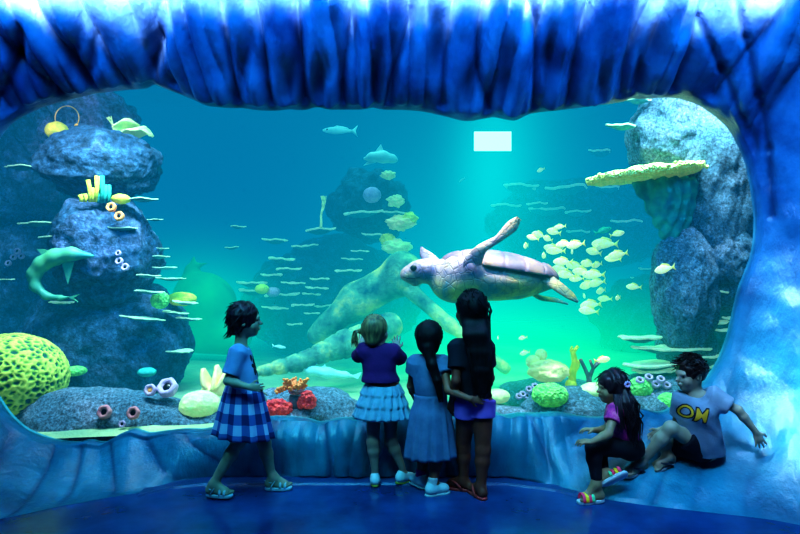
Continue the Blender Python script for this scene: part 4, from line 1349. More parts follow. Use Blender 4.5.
# ================================================================== TURTLE
def turtle():
    Yt = 5.0
    T = lambda x, y, d=0: K(x, y, Yt + d)
    root = thing('sea_turtle', T(490, 278), 'big pale sea turtle swimming left with its front flipper raised, centre of the tank', 'turtle')
    b = Body()
    # head
    b.ell(T(421, 271), (.125, .10, .095), k=.03)
    b.ell(T(408, 274), (.065, .065, .060), k=.04)
    b.cone(T(405, 276), T(415, 281), .03, .045, k=.03)
    b.cone(T(430, 271), T(462, 276), .095, .16, k=.06)
    # belly / plastron
    b.ell(T(490, 281), (.46, .30, .165), k=.08)
    b.ell(T(455, 287), (.18, .24, .13), k=.08)
    b.cone(T(520, 280), T(552, 283), .13, .05, k=.08)
    # eye socket
    b.ell(T(413.5, 268, -.10), (.022, .03, .018), k=.015, sub=True)
    # near shoulder
    b.cone(T(460, 270, -.12), T(471, 268, -.22), .12, .085, k=.10)
    me = b.mesh('turtle_body', .011, 1)
    body = link('body', me, M['turtle'], root)
    # carapace
    b = Body()
    R = Matrix.Rotation(math.radians(9), 3, 'Y')
    b.ell(T(499, 270), (.49, .300, .160), R=R, k=.05)
    b.cut(T(499, 269), R @ Vector((0, 0, -1)))
    b.cone(T(545, 272), T(556, 279), .06, .025, k=.06)
    # scute seams
    def seam(co):
        p = (co - np.array(T(499, 268))) @ np.array(R)
        u = p[:, 0] / .17; v = p[:, 1]
        s1 = np.exp(-((u - np.round(u)) / .06) ** 2) * .008
        s2 = np.exp(-((np.abs(v) - .12) / .012) ** 2) * .008
        return -(s1 + s2)
    link('shell', b.mesh('shell', .011, 1, seam), M['shell'], root)
    # flippers: flattened blades
    def blade(name, pts, wid, thick, nrm):
        n = len(pts); vs = []; fs = []; m = 16
        nrm = Vector(nrm).normalized()
        # resample spine
        P = []
        for i in range(n - 1):
            for k in range(8): P.append((pts[i].lerp(pts[i + 1], k / 8), wid[i] + (wid[i + 1] - wid[i]) * k / 8))
        P.append((pts[-1], wid[-1]))
        for _ in range(3):
            P = [P[0]] + [((P[i - 1][0] + P[i][0] * 2 + P[i + 1][0]) / 4, (P[i - 1][1] + 2 * P[i][1] + P[i + 1][1]) / 4) for i in range(1, len(P) - 1)] + [P[-1]]
        for i, (p, w_) in enumerate(P):
            t_ = (P[min(i + 1, len(P) - 1)][0] - P[max(i - 1, 0)][0]).normalized()
            a = nrm.cross(t_).normalized(); bb = t_.cross(a).normalized()
            th = thick * (1 - .6 * i / len(P))
            for j in range(m):
                an = 2 * math.pi * j / m
                vs.append(p + a * (w_ * math.cos(an)) + bb * (min(th, w_) * math.sin(an)))
        q = len(P)
        for i in range(q - 1):
            for j in range(m):
                k = (j + 1) % m; fs.append((i * m + j, i * m + k, (i + 1) * m + k, (i + 1) * m + j))
        fs += [tuple(range(m)), tuple(range(q * m - 1, (q - 1) * m - 1, -1))]
        b_ = MB(); b_.add(vs, fs); b_.build(name, M['turtle'], root)
    blade('front_flipper', [T(470, 276, -.20), T(472, 262, -.27), T(482, 248, -.32), T(498, 239, -.38), T(512, 226, -.42), T(519, 218, -.44)], [.075, .075, .042, .030, .050, .020], .03, (.3, -1, .6))
    blade('front_flipper', [T(437, 268, .16), T(430, 260, .22), T(424, 253, .26), T(421, 247, .28)], [.07, .065, .045, .008], .02, (0, -1, .2))
    blade('rear_flipper', [T(540, 277, -.08), T(549, 280, -.16), T(560, 288, -.20), T(571, 296, -.22), T(578, 302, -.23)], [.05, .055, .05, .04, .01], .022, (.2, -1, .4))
    blade('rear_flipper', [T(528, 290, .1), T(540, 298, .12), T(556, 300, .14), T(568, 304, .15)], [.05, .05, .045, .01], .02, (0, -.4, 1))
    blade('rear_flipper_shadow', [T(505, 296, .12), T(515, 304, .16), T(524, 306, .2)], [.05, .045, .01], .02, (0, -.6, 1)) if False else None
    for s_ in (-1, 1):
        e_ = MB(); e_.ball(T(413.5, 268, s_ * .086), (.028, .018, .024), 12, 8); e_.build('eye', M['black'], root)
    e_ = MB()
    e_.tube([T(403, 277, -.045), T(408, 278.5, -.058), T(414, 278.5, -.075), T(420, 277, -.09)], .0035, 6); e_.build('mouth_line', M['print_dark'], root)


turtle()
# ================================================================== CHILDREN
exec_children = True


def frame(f, u=(0, 0, 1)):
    f = Vector(f).normalized(); u = Vector(u)
    r = f.cross(u).normalized()      # right hand side of the figure
    u = r.cross(f).normalized()
    return f, u, r


def add_head(b, c, f, u, r, s=1.0, ears=(1, 1)):
    """c = head centre (mid cranium height at eye level)"""
    R = np.array([[r.x, f.x, u.x], [r.y, f.y, u.y], [r.z, f.z, u.z]])
    at = lambda a, bb, cc: c + r * a * s + f * bb * s + u * cc * s
    b.ell(at(0, -.012, .018), (.073 * s, .088 * s, .082 * s), R, k=.02)
    b.ell(at(0, .020, -.040), (.056 * s, .062 * s, .060 * s), R, k=.035)      # face / cheeks
    b.ell(at(0, .046, -.082), (.026 * s, .028 * s, .022 * s), R, k=.03)        # chin
    for q in (-1, 1):
        b.ell(at(q * .032, .056, -.036), (.022 * s, .018 * s, .022 * s), R, k=.02)   # cheek
        b.ell(at(q * .030, .084, .000), (.016 * s, .012 * s, .010 * s), R, k=.012, sub=True)  # socket
    b.ell(at(0, .070, .018), (.045 * s, .016 * s, .014 * s), R, k=.02)      # brow
    b.cone(at(0, .078, .002), at(0, .098, -.022), .007 * s, .0115 * s, k=.012)    # nose
    b.ell(at(0, .086, -.047), (.019 * s, .010 * s, .0065 * s), R, k=.006)
    b.ell(at(0, .084, -.058), (.017 * s, .010 * s, .0065 * s), R, k=.006)
    for q in (-1, 1):
        b.ell(at(q * .074, -.008, -.012), (.008 * s, .018 * s, .026 * s), R, k=.006)
        b.ell(at(q * .081, -.006, -.010), (.005 * s, .010 * s, .015 * s), R, k=.004, sub=True)


def add_eyes(parent, c, f, u, r, s=1.0):
    for q in (-1, 1):
        p = c + r * q * .030 * s + f * .066 * s + u * .001 * s
        b = MB(); b.ball(p, .0105 * s, 12, 8, 0)
        b.ball(p + f * .0065 * s + r * q * .001, .0062 * s, 10, 6, 1)
        b.build('eye', [M['white'], M['black']], parent)


def add_hand(b, w, d, n, s=1.0, thumb=1, curl=.35, spread=.12):
    """w wrist, d pointing direction, n palm normal (towards the palm side), thumb = side sign"""
    d = Vector(d).normalized(); n = Vector(n); n = (n - d * n.dot(d)).normalized(); a = d.cross(n).normalized() * thumb
    R = np.array([[a.x, d.x, n.x], [a.y, d.y, n.y], [a.z, d.z, n.z]])
    b.ell(w + d * .032 * s, (.026 * s, .036 * s, .012 * s), R, k=.015)
    for i, (off, ln) in enumerate(((.0205, .040), (.007, .046), (-.0065, .043), (-.0195, .033))):
        base = w + d * (.060 - .004 * abs(i - 1)) * s + a * off * s
        dd = (d + a * spread * (1.5 - i)).normalized()
        p1 = base + (dd * math.cos(curl * .5) + n * math.sin(curl * .5)) * ln * .5 * s
        p2 = p1 + (dd * math.cos(curl * 1.4) + n * math.sin(curl * 1.4)) * ln * .32 * s
        p3 = p2 + (dd * math.cos(curl * 2.1) + n * math.sin(curl * 2.1)) * ln * .25 * s
        r0 = .0068 * s
        b.cone(base - dd * .012 * s, base, r0, r0, k=.006)
        b.cone(base, p1, r0, r0 * .95, k=.002); b.cone(p1, p2, r0 * .95, r0 * .88, k=.002); b.cone(p2, p3, r0 * .88, r0 * .75, k=.002)
    t0 = w + d * .018 * s + a * .020 * s
    t1 = t0 + (d * .6 + a * .75 + n * .25).normalized() * .026 * s
    t2 = t1 + (d * .85 + a * .35 + n * .35).normalized() * .022 * s
    b.cone(t0, t1, .0095 * s, .0078 * s, k=.008); b.cone(t1, t2, .0078 * s, .0062 * s, k=.002)


def add_foot(b, ankle, d, s=1.0, u=(0, 0, 1), drop=.052):
    d = Vector(d).normalized(); u = Vector(u); u = (u - d * u.dot(d)).normalized(); a = d.cross(u)
    so = ankle - u * drop * s       # on the sole plane
    b.cone(ankle, so - d * .018 * s + u * .022 * s, .026 * s, .024 * s, k=.02)
    b.cone(so - d * .02 * s + u * .022 * s, so + d * .075 * s + u * .018 * s, .024 * s, .020 * s, k=.02)
    b.cone(ankle + d * .015 * s, so + d * .08 * s + u * .018 * s, .024 * s, .018 * s, k=.03)
    for q in (-1, 1):
        b.cone(so + d * .03 * s + a * q * .010 * s + u * .015 * s, so + d * .085 * s + a * q * .016 * s + u * .014 * s, .014 * s, .014 * s, k=.012)
    for i in range(5):
        o = -.026 + i * .013
        l = .118 - .005 * i - (.002 if i else 0)
        rr = (.0095 if i == 0 else .0068) * s
        b.cone(so + d * .085 * s + a * o * s + u * .011 * s, so + d * l * s + a * o * s + u * .010 * s, rr, rr, k=.004)
    return so, d, u, a


def add_leg(b, hip, knee, ankle, s=1.0, th=.060):
    b.cone(hip, knee, th * s, .040 * s, k=.03)
    b.ell(knee, (.041 * s,) * 3, k=.02)
    ca = knee.lerp(ankle, .3)
    back = Vector((0, 0, 0))
    b.cone(knee, ca, .037 * s, .040 * s, k=.02)
    b.cone(ca, ankle, .040 * s, .0245 * s, k=.02)


def add_arm(b, sh, el, wr, s=1.0):
    b.cone(sh, el, .033 * s, .0255 * s, k=.025)
    b.cone(el, el.lerp(wr, .3), .0255 * s, .026 * s, k=.015)
    b.cone(el.lerp(wr, .3), wr, .026 * s, .0175 * s, k=.015)


def add_torso(b, neck, shL, shR, hipL, hipR, f, s=1.0, inflate=0.0, head=None):
    sm = (shL + shR) / 2; hm = (hipL + hipR) / 2
    up = (sm - hm).normalized(); rt = (shR - shL).normalized()
    fw = up.cross(rt); fw = fw if fw.dot(f) > 0 else -fw; fw.normalize(); rt = fw.cross(up) if fw.cross(up).dot(rt) > 0 else -fw.cross(up)
    R = np.array([[rt.x, fw.x, up.x], [rt.y, fw.y, up.y], [rt.z, fw.z, up.z]])
    i = inflate
    b.cone(shL, shR, .036 * s + i, .036 * s + i, k=.03)
    L_ = (sm - hm).length
    b.ell(hm + up * L_ * .70, (.098 * s + i, .068 * s + i, .105 * s + i), R, k=.05)
    b.ell(hm + up * L_ * .36 + fw * .008 * s, (.088 * s + i, .070 * s + i, .10 * s + i), R, k=.05)
    b.ell(hm - fw * .004, (.096 * s + i, .074 * s + i, .072 * s + i), R, k=.05)
    if head is not None and i == 0:
        b.cone(sm + up * .0, head, .040 * s, .036 * s, k=.03)
    return up, rt, fw


def straps(pts, r, n=8, mi=0, b=None):
    b = b or MB(); b.tube(pts, r, n, mi, squash=.45); return b


def sole_mesh(so, d, u, a, s, th=.016, L0=-.045, L1=.128, w=.036):
    """rounded shoe-sole slab under a foot"""
    n = 36; top = []; 
    for j in range(n):
        t = 2 * math.pi * j / n
        x = (L0 + L1) / 2 + (L1 - L0) / 2 * math.cos(t)
        ww = w * (1.0 + .12 * math.cos(t)) * (abs(math.sin(t)) ** .75) * (1 if math.sin(t) >= 0 else -1)
        ww *= 1 - .13 * math.exp(-((x - .03) / .03) ** 2)
        top.append((x, ww))
    b = MB(); vs = []
    for lv, sc in ((.001, .97), (-.003, 1.0), (-th + .003, 1.0), (-th, .96)):
        for (x, y) in top: vs.append(so + d * ((x - .04) * sc + .04) * s + a * y * sc * s + u * lv * s)
    fs = [tuple(range(n)), tuple(range(4 * n - 1, 3 * n - 1, -1))]
    for k in range(3):
        for j in range(n):
            i2 = (j + 1) % n; fs.append((k * n + j, (k + 1) * n + j, (k + 1) * n + i2, k * n + i2))
    b.add(vs, fs); return b


def arc_strap(b, so, d, u, a, s, x, h, w, r, mi=0, x2=None):
    pts = []
    for i in range(13):
        t = math.pi * i / 12
        pts.append(so + d * (x + ((x2 or x) - x) * math.sin(t)) * s + a * w * math.cos(t) * s + u * h * math.sin(t) ** .8 * s)
    b.tube(pts, r * s, 8, mi, squash=.4)


def sandal(parent, F, s, kind, mats):
    so, d, u, a = F
    t = sole_mesh(so, d, u, a, s, th=.018 if kind != 'flip' else .014)
    sh = t.build({'sandal': 'sandal', 'flip': 'flip_flop', 'slide': 'slide_sandal'}[kind], M[mats[0]], parent)
    b = MB()
    if kind == 'sandal':
        arc_strap(b, so, d, u, a, s, .085, .036, .034, .008)
        arc_strap(b, so, d, u, a, s, .055, .044, .034, .008)
        arc_strap(b, so, d, u, a, s, -.005, .055, .034, .008, x2=.03)
        b.tube([so + d * .0 * s + a * q * .032 * s + u * .035 * s if q else so - d * .045 * s + u * .04 * s for q in (-1, 0, 1)], .008 * s, 8, 0, squash=.4)
        b.build('strap', M[mats[1]], sh)
    elif kind == 'flip':
        for q in (-1, 1):
            b.tube([so + d * .088 * s + u * .02 * s, so + d * .065 * s + a * q * .014 * s + u * .034 * s, so + d * .03 * s + a * q * .032 * s + u * .026 * s, so + d * .0 * s + a * q * .034 * s], [.005 * s, .006 * s, .007 * s, .006 * s], 7)
        b.build('strap', M[mats[1]], sh)
    else:
        for i, (x, m_) in enumerate(zip((.095, .075, .055, .038), mats[1:])):
            b = MB(); arc_strap(b, so, d, u, a, s, x, .042, .035, .011); b.build('strap', M[m_], sh)
    return sh


def sneaker(parent, F, s, mats, name='sneaker', laces=True):
    so, d, u, a = F
    b = Body()
    b.cone(so - d * .022 * s + u * .03 * s, so + d * .09 * s + u * .020 * s, .035 * s, .031 * s, k=.02)
    b.cone(so - d * .01 * s + u * .03 * s, so - d * .006 * s + u * .062 * s, .036 * s, .034 * s, k=.02)
    b.cone(so + d * .015 * s + u * .045 * s, so + d * .07 * s + u * .028 * s, .030 * s, .028 * s, k=.02)
    b.cut(so + u * .0, -u)
    sh = link(name, b.mesh(name, .004), M[mats[0]], parent)
    sole_mesh(so, d, u, a, s, th=.012, L0=-.060, L1=.128, w=.039).build('sole', M[mats[1]], sh)
    if laces:
        b = MB()
        for i in range(4):
            x = .035 + i * .013; z = .068 - i * .006
            b.tube([so + d * x * s + a * -.014 * s + u * z * s, so + d * (x + .004) * s + u * (z + .008) * s, so + d * x * s + a * .014 * s + u * z * s], .0028 * s, 6)
        b.build('laces', M['sole_white'], sh)
    return sh


def hair_cap(b, c, f, u, r, s, back=.0, thick=.012, low=-.03):
    R = np.array([[r.x, f.x, u.x], [r.y, f.y, u.y], [r.z, f.z, u.z]])
    b.ell(c + (-f * .020 + u * .024) * s, ((.073 + thick) * s, (.082 + thick) * s, (.080 + thick) * s), R, k=.01)


def strand_tubes(mb, roots, r0=.004, n=5):
    for pts in roots:
        k = len(pts)
        mb.tube(pts, [r0 * (1 - .75 * i / (k - 1)) for i in range(k)], n, caps=False)


def curve3(a, b_, c, n=8):
    return [a * (1 - t) ** 2 + b_ * 2 * t * (1 - t) + c * t * t for t in [i / (n - 1) for i in range(n)]]


def join_mesh(name, me, mb, mat, parent):
    """one object out of a numpy mesh and tubes"""
    vs = [v.co.copy() for v in me.vertices]; fs = [tuple(p.vertices) for p in me.polygons]
    b = MB(); b.add(vs, fs)
    if mb: b.add(mb.v, mb.f)
    return b.build(name, mat, parent)


def head_hair_strands(mb, rnd, c, f, u, r, s, count, length, droop, rad=.0035, side=None):
    """short strands lying over the cranium, combed down and back"""
    for _ in range(count):
        a = rnd.uniform(0, 2 * math.pi); e = rnd.uniform(-.1, 1.45)
        dirv = (r * math.cos(a) * math.cos(e) + f * math.sin(a) * math.cos(e) + u * math.sin(e))
        if dirv.dot(f) > .55 and dirv.dot(u) < .55: continue
        p = c + (-f * .018 + u * .024) * s + Vector((0, 0, 0)) + (r * dirv.dot(r) * .084 + f * dirv.dot(f) * .095 + u * dirv.dot(u) * .092) * s
        tang = (droop - dirv * dirv.dot(droop)).normalized()
        l = length * rnd.uniform(.6, 1.1) * s
        q = p + tang * l * .5 + dirv * .010 * s + Vector((rnd.uniform(-1, 1), rnd.uniform(-1, 1), rnd.uniform(-1, 1))) * .008 * s
        e_ = p + tang * l + Vector((rnd.uniform(-1, 1), rnd.uniform(-1, 1), rnd.uniform(-1, 1))) * .014 * s - u * l * .15
        mb.tube(curve3(p, q, e_, 6), [rad * x * s for x in (1, 1, .9, .8, .6, .3)], 5, caps=False)


# ---------------------------------------------------------------- girl A, walking right
def girl_a():
    s = 1.0; Y0 = 3.75
    root = thing('person', K(246, 494, Y0), 'girl walking right in pale blue tee, blue gingham skirt and sandals, dark curly hair', 'person')
    f, u, r = frame((1, .12, -.02))
    hc = K(246, 320, Y0); hs = .95
    shL, shR = K(242, 352, Y0 + .085), K(238, 352, Y0 - .085)
    hipL, hipR = K(247, 400, Y0 + .05), K(241, 400, Y0 - .05)
    b = Body()
    add_head(b, hc, f, u, r, hs)
    up, rt, fw = add_torso(b, None, shL, shR, hipL, hipR, f, s, 0, hc - u * .03 - f * .02)
    knR, anR = K(239, 441, 3.70), K(213, 484, 3.69)
    knL, anL = K(264, 443, 3.82), K(272, 477, 3.82)
    add_leg(b, K(240, 402, 3.70), knR, anR, s); add_leg(b, K(250, 402, 3.80), knL, anL, s)
    FR = add_foot(b, anR, (1, -.15, -.0), s, drop=.058); FL = add_foot(b, anL, (1, .05, 0), s, drop=.062)
    elR, wrR = K(228, 381, 3.62), K(249, 387, 3.60)
    elL, wrL = K(244, 382, 3.87), K(258, 392, 3.84)
    add_arm(b, shR, elR, wrR, s); add_arm(b, shL, elL, wrL, s)
    add_hand(b, wrR, (1, .1, -.1), (0, 1, -.1), s * .9, thumb=1, curl=.5)
    add_hand(b, wrL, (.6, 0, -1), (0, -1, 0), s * .9, thumb=-1, curl=.6)
    link('body', b.mesh('body', .0042), M['skin_a'], root)
    add_eyes(root, hc, f, u, r, hs)
    # tee
    b = Body()
    add_torso(b, None, shL, shR, hipL, hipR, f, s, .014)
    b.cone(shR, shR.lerp(elR, .78), .050, .050, k=.03, flat=True)
    b.cone(shL, shL.lerp(elL, .7), .048, .050, k=.03, flat=True)
    b.cut(hipR.lerp(shR, .12), (0, 0, -1))
    b.ell((shL + shR) / 2 + up * .055 + fw * .012, (.055, .055, .045), k=.01, sub=True)
    tee = link('t_shirt', b.mesh('tee', .0055, 1, wob(2, 38, .0035, (1, 1, .6))), [M['tee_blue']], root)
    # dark figure print on the chest: branching ink shape projected onto the shirt
    bv = BVHTree.FromPolygons([v.co.copy() for v in tee.data.vertices], [tuple(p.vertices) for p in tee.data.polygons])
    chest = (shL + shR) / 2 - up * .10
    ink = MB(); rnd = random.Random(5)
    for i in range(34):
        x = rnd.uniform(-.045, .045); z = rnd.uniform(-.10, .07); wv = rnd.uniform(.006, .016)
        w2 = rnd.uniform(.012, .035)
        quad = []
        n_ = 7
        for k in range(n_):
            an = 2 * math.pi * k / n_
            quad.append((x + wv * math.cos(an) * rnd.uniform(.7, 1.2), z + w2 * math.sin(an) * rnd.uniform(.7, 1.2)))
        vs = []
        ok = True
        for (qx, qz) in quad:
            o_ = chest + rt * qx + up * qz + fw * .3
            h_ = bv.ray_cast(o_, -fw)
            if h_[0] is None: ok = False; break
            vs.append(h_[0] + h_[1] * .002)
        if ok: ink.add(vs, [tuple(range(n_))])
    ink.build('shirt_print', M['print_dark'], tee)
    # skirt
    wc = hipR.lerp(shR, .14); wc.y = Y0; wc.x = K(243, 0, Y0).x
    rings = []
    for i in range(22):
        t = i / 21
        cx = K(243 + 1 * t, 0, Y0).x
        z = K(0, 383 + 52 * t, Y0).z
        rr = .098 + .085 * t ** .8
        rings.append(((cx, Y0, z), rr, rr * .88, .005 + .060 * t, 11, .4 + .5 * t, (-.10 * t, 0)))
    solid(link('skirt', loft(rings, 176), M['gingham'], root), .004)
    # hair: chin-length curls
    b = Body(); hair_cap(b, hc, f, u, r, hs, thick=.022)
    b.ell(hc - f * .055 - u * .035, (.050, .060, .055), k=.03)
    b.cone(hc - f * .05 - u * .05, hc - f * .085 - u * .070, .035, .02, k=.03)
    # keep the face free
    b.ell(hc + f * .115 - u * .035, (.055, .085, .085), k=.012, sub=True)
    me = b.mesh('hair', .005, 1, wob(8, 95, .006))
    mb = MB(); rnd = random.Random(2)
    head_hair_strands(mb, rnd, hc, f, u, r, hs, 150, .075, (-f * .7 - u), .0042)
    for _ in range(60):
        p = hc - f * rnd.uniform(.02, .09) + r * rnd.uniform(-.07, .07) - u * rnd.uniform(-.02, .05)
        q = p - u * .05 + Vector((rnd.uniform(-.035, .02), rnd.uniform(-.02, .02), 0))
        mb.tube(curve3(p, q + r * rnd.uniform(-.03, .03), q - u * .012 - f * rnd.uniform(0, .03), 6), [.005, .005, .0045, .004, .003, .0015], 5, caps=False)
    join_mesh('hair', me, mb, M['hair_dark'], root)
    for F in (FR, FL): sandal(root, F, s, 'sandal', ('sandal_blue', 'sandal_blue'))
    # small dark thing held at the hip, not a hair tie
    bt = MB(); bt.ball(K(261, 390, 3.74), (.012, .010, .016), 10, 6); bt.build('hair_tie', M['black'], root)


# ---------------------------------------------------------------- toddler B
def girl_b():
    s = .93; Y0 = 3.90
    root = thing('person', K(388, 480, Y0), 'fair-haired toddler in dark purple top and tiered light blue skirt, hand on the glass', 'person')
    f, u, r = frame((.42, .9, .02))
    hc = K(376, 331, Y0 + .01); hs = 1.0
    shL, shR = K(364, 351, Y0), K(391, 351, Y0)
    hipL, hipR = K(373, 396, Y0), K(391, 396, Y0)
    b = Body(); add_head(b, hc, f, u, r, hs)
    up, rt, fw = add_torso(b, None, shL, shR, hipL, hipR, Vector((0, 1, 0)), s, 0, hc - u * .03)
    knL, anL = K(373, 442, 3.90), K(375, 471, 3.90); knR, anR = K(391, 441, 3.92), K(402, 467, 3.93)
    add_leg(b, K(374, 400, Y0), knL, anL, s); add_leg(b, K(390, 400, Y0), knR, anR, s)
    anL.z = .062; anR.z = .07
    FL = add_foot(b, anL, (-.1, 1, 0), s * .85, drop=.060); FR = add_foot(b, anR, (.85, .45, 0), s * .85, drop=.066)
    elL, wrL = K(357, 357, 3.98), K(362, 348, 4.10); elR, wrR = K(402, 360, 3.98), K(397, 350, 4.10)
    add_arm(b, shL, elL, wrL, s); add_arm(b, shR, elR, wrR, s)
    add_hand(b, wrR, (-.1, .25, 1), (0, 1, -.2), s * 1.0, thumb=-1, curl=.05, spread=.22)
    add_hand(b, wrL, (.1, .25, 1), (0, 1, -.2), s * 1.0, thumb=1, curl=.1, spread=.2)
    link('body', b.mesh('body', .004), M['skin_b'], root)
    b = Body(); add_torso(b, None, shL, shR, hipL, hipR, Vector((0, 1, 0)), s, .017)
    b.ell((hipL + hipR) / 2 + up * .10, (.125, .10, .06), k=.04)
    b.cone(shR, shR.lerp(elR, .96), .050, .047, k=.03, flat=True); b.cone(shL, shL.lerp(elL, .96), .050, .047, k=.03, flat=True)
    b.cut(K(0, 381, Y0), (0, 0, -1))
    b.ell((shL + shR) / 2 + up * .06, (.05, .05, .03), k=.01, sub=True)
    link('top', b.mesh('top', .0055, 1, wob(4, 40, .004, (1, 1, .5))), M['purple'], root)
    c0 = K(383, 0, Y0).x
    rings = [((c0, Y0, K(0, y, Y0).z), .102, .085, .0, 9, 0, (0, 0)) for y in (379, 381, 383, 384)]
    solid(link('waistband', loft(rings, 64), M['band'], root), .004)
    rings = []
    for i in range(26):
        t = i / 25
        tier = (t * 3) % 1
        rr = .10 + .080 * t ** .75 + .008 * tier
        rings.append(((c0 - .004, Y0, K(0, 382 + 35 * t, Y0).z), rr, rr * .72, .01 + .035 * t + .015 * tier, 21, i * .08 + int(t * 3) * 1.2, (0, 0)))
    solid(link('skirt', loft(rings, 220), M['tulle'], root), .004)
    b = Body(); hair_cap(b, hc, f, u, r, hs, thick=.010)
    tie = hc - r * .088 - f * .055 + u * .0
    b.cone(hc - r * .05 - f * .05, tie, .04, .016, k=.02)
    b.ell(hc - f * .05 - u * .05, (.05, .05, .045), k=.03)
    b.ell(hc + f * .115 - u * .035, (.06, .085, .085), k=.012, sub=True)
    me = b.mesh('hair', .005)
    mb = MB(); rnd = random.Random(3)
    for _ in range(110):
        a = rnd.uniform(0, 6.28); e = rnd.uniform(-.2, 1.4)
        dv = r * math.cos(a) * math.cos(e) + f * math.sin(a) * math.cos(e) + u * math.sin(e)
        if dv.dot(f) > .6: continue
        p = hc + (-f * .018 + u * .024) + r * dv.dot(r) * .085 + f * dv.dot(f) * .093 + u * dv.dot(u) * .091
        m_ = (p + tie) / 2; o_ = (m_ - hc).normalized() * .100 + hc
        mb.tube(curve3(p, o_, tie, 8), .0030, 4, caps=False)
    for _ in range(60):
        q = tie + Vector((rnd.uniform(-.055, -.005), rnd.uniform(-.03, .03), rnd.uniform(-.11, -.05)))
        mb.tube(curve3(tie, tie + Vector((-.045, 0, .012)) + Vector((rnd.uniform(-.02, .01), rnd.uniform(-.02, .02), rnd.uniform(-.02, .02))), q, 7), [.006, .006, .0055, .005, .004, .003, .001], 5, caps=False)
    h = join_mesh('hair', me, mb, M['hair_fair'], root)
    e_ = MB(); e_.ball(tie, (.015, .015, .018), 10, 6); e_.build('hair_tie', M['black'], h)
    for F in (FL, FR): sneaker(root, F, s * .88, ('shoe_white', 'sole_yellow'), 'shoe', False)


# ---------------------------------------------------------------- girl C in the dress
def girl_c():
    s = .98; Y0 = 3.80
    root = thing('person', K(430, 490, Y0), 'girl with a dark ponytail in a pale blue dress, arm around the taller girl', 'person')
    f, u, r = frame((.1, 1, .03))
    hc = K(429, 338, Y0); hs = .99
    shL, shR = K(415, 362, Y0), K(443, 362, Y0)
    hipL, hipR = K(424, 410, Y0), K(440, 410, Y0)
    b = Body(); add_head(b, hc, f, u, r, hs)
    up, rt, fw = add_torso(b, None, shL, shR, hipL, hipR, Vector((0, 1, 0)), s, 0, hc - u * .03)
    knL, anL = K(424, 450, 3.86), K(421, 476, 3.86); knR, anR = K(437, 452, 3.76), K(433, 484, 3.74)
    add_leg(b, K(424, 412, Y0), knL, anL, s); add_leg(b, K(440, 412, Y0), knR, anR, s)
    FL = add_foot(b, anL, (-.55, .8, 0), s * .9, drop=.066); FR = add_foot(b, anR, (.8, .35, 0), s * .9, drop=.066)
    elR, wrR = K(448, 390, 3.70), K(470, 399, 3.615); elL, wrL = K(411, 386, 3.86), K(417, 402, 3.95)
    add_arm(b, shR, elR, wrR, s); add_arm(b, shL, elL, wrL, s)
    add_hand(b, wrR, (1, .15, -.1), (0, 1, -.1), s * .95, thumb=-1, curl=.25); add_hand(b, wrL, (.3, .5, -.6), (1, 0, 0), s, curl=.5)
    link('body', b.mesh('body', .0042), M['skin_c'], root)
    b = Body(); add_torso(b, None, shL, shR, hipL, hipR, Vector((0, 1, 0)), s, .013)
    b.cone(shR, shR.lerp(elR, .42), .046, .052, k=.03, flat=True); b.cone(shL, shL.lerp(elL, .42), .046, .052, k=.03, flat=True)
    b.cut(K(0, 400, Y0), (0, 0, -1))
    b.ell((shL + shR) / 2 + up * .06, (.045, .05, .03), k=.01, sub=True)
    dr = link('dress', b.mesh('dress', .0055, 1, wob(14, 42, .004, (1, 1, .4))), M['dress'], root)
    rings = []
    c0 = K(430.5, 0, Y0).x
    for i in range(24):
        t = i / 23
        rr = .103 + .062 * t ** .8 - .010 * math.sin(math.pi * min(t * 4, 1))
        rings.append(((c0, Y0, K(0, 394 + 62 * t, Y0).z), rr, rr * .80, .012 + .045 * t, 13, .6 * t, (.02 * t, 0)))
    solid(link('dress_skirt', loft(rings, 170), M['dress'], dr), .004)
    b = Body(); hair_cap(b, hc, f, u, r, hs, thick=.016)
    b.ell(hc - f * .055 - u * .045, (.066, .045, .055), k=.03)
    tl = [hc - f * .085 - u * .05, K(432, 365, Y0 - .11), K(437, 380, Y0 - .12), K(441, 398, Y0 - .12)]
    b.cone(tl[0], tl[1], .038, .030, k=.02); b.cone(tl[1], tl[2], .030, .024, k=.02); b.cone(tl[2], tl[3], .024, .010, k=.02)
    b.ell(hc + f * .115 - u * .035, (.06, .085, .085), k=.012, sub=True)
    me = b.mesh('hair', .005, 1, wob(6, 70, .003))
    mb = MB(); rnd = random.Random(4)
    for _ in range(110):
        a = rnd.uniform(0, 6.28); e = rnd.uniform(-.2, 1.4)
        dv = r * math.cos(a) * math.cos(e) + f * math.sin(a) * math.cos(e) + u * math.sin(e)
        if dv.dot(f) > .6: continue
        p = hc + (-f * .018 + u * .024) + r * dv.dot(r) * .090 + f * dv.dot(f) * .098 + u * dv.dot(u) * .096
        m_ = (p + tl[0]) / 2; o_ = (m_ - hc).normalized() * .105 + hc
        mb.tube(curve3(p, o_, tl[0], 7), .003, 4, caps=False)
    for _ in range(50):
        j = Vector((rnd.uniform(-.03, .03), rnd.uniform(-.025, .025), 0))
        mb.tube([tl[0] + j, tl[1] + j, tl[2] + j * .9, tl[3] + j * .5 - Vector((0, 0, rnd.uniform(0, .03)))], [.004, .004, .0035, .001], 5, caps=False)
    join_mesh('hair', me, mb, M['hair_black'], root)
    for F, an, m_ in ((FL, anL, 'sock_pink'), (FR, anR, 'sock_white')):
        sk = Body(); sk.cone(an - u * .02, an + u * .045, .034, .031, k=.01, flat=True)
        link('sock', sk.mesh('sock', .004), M[m_], root)
        sneaker(root, F, s * .95, ('shoe_white', 'sole_white'))


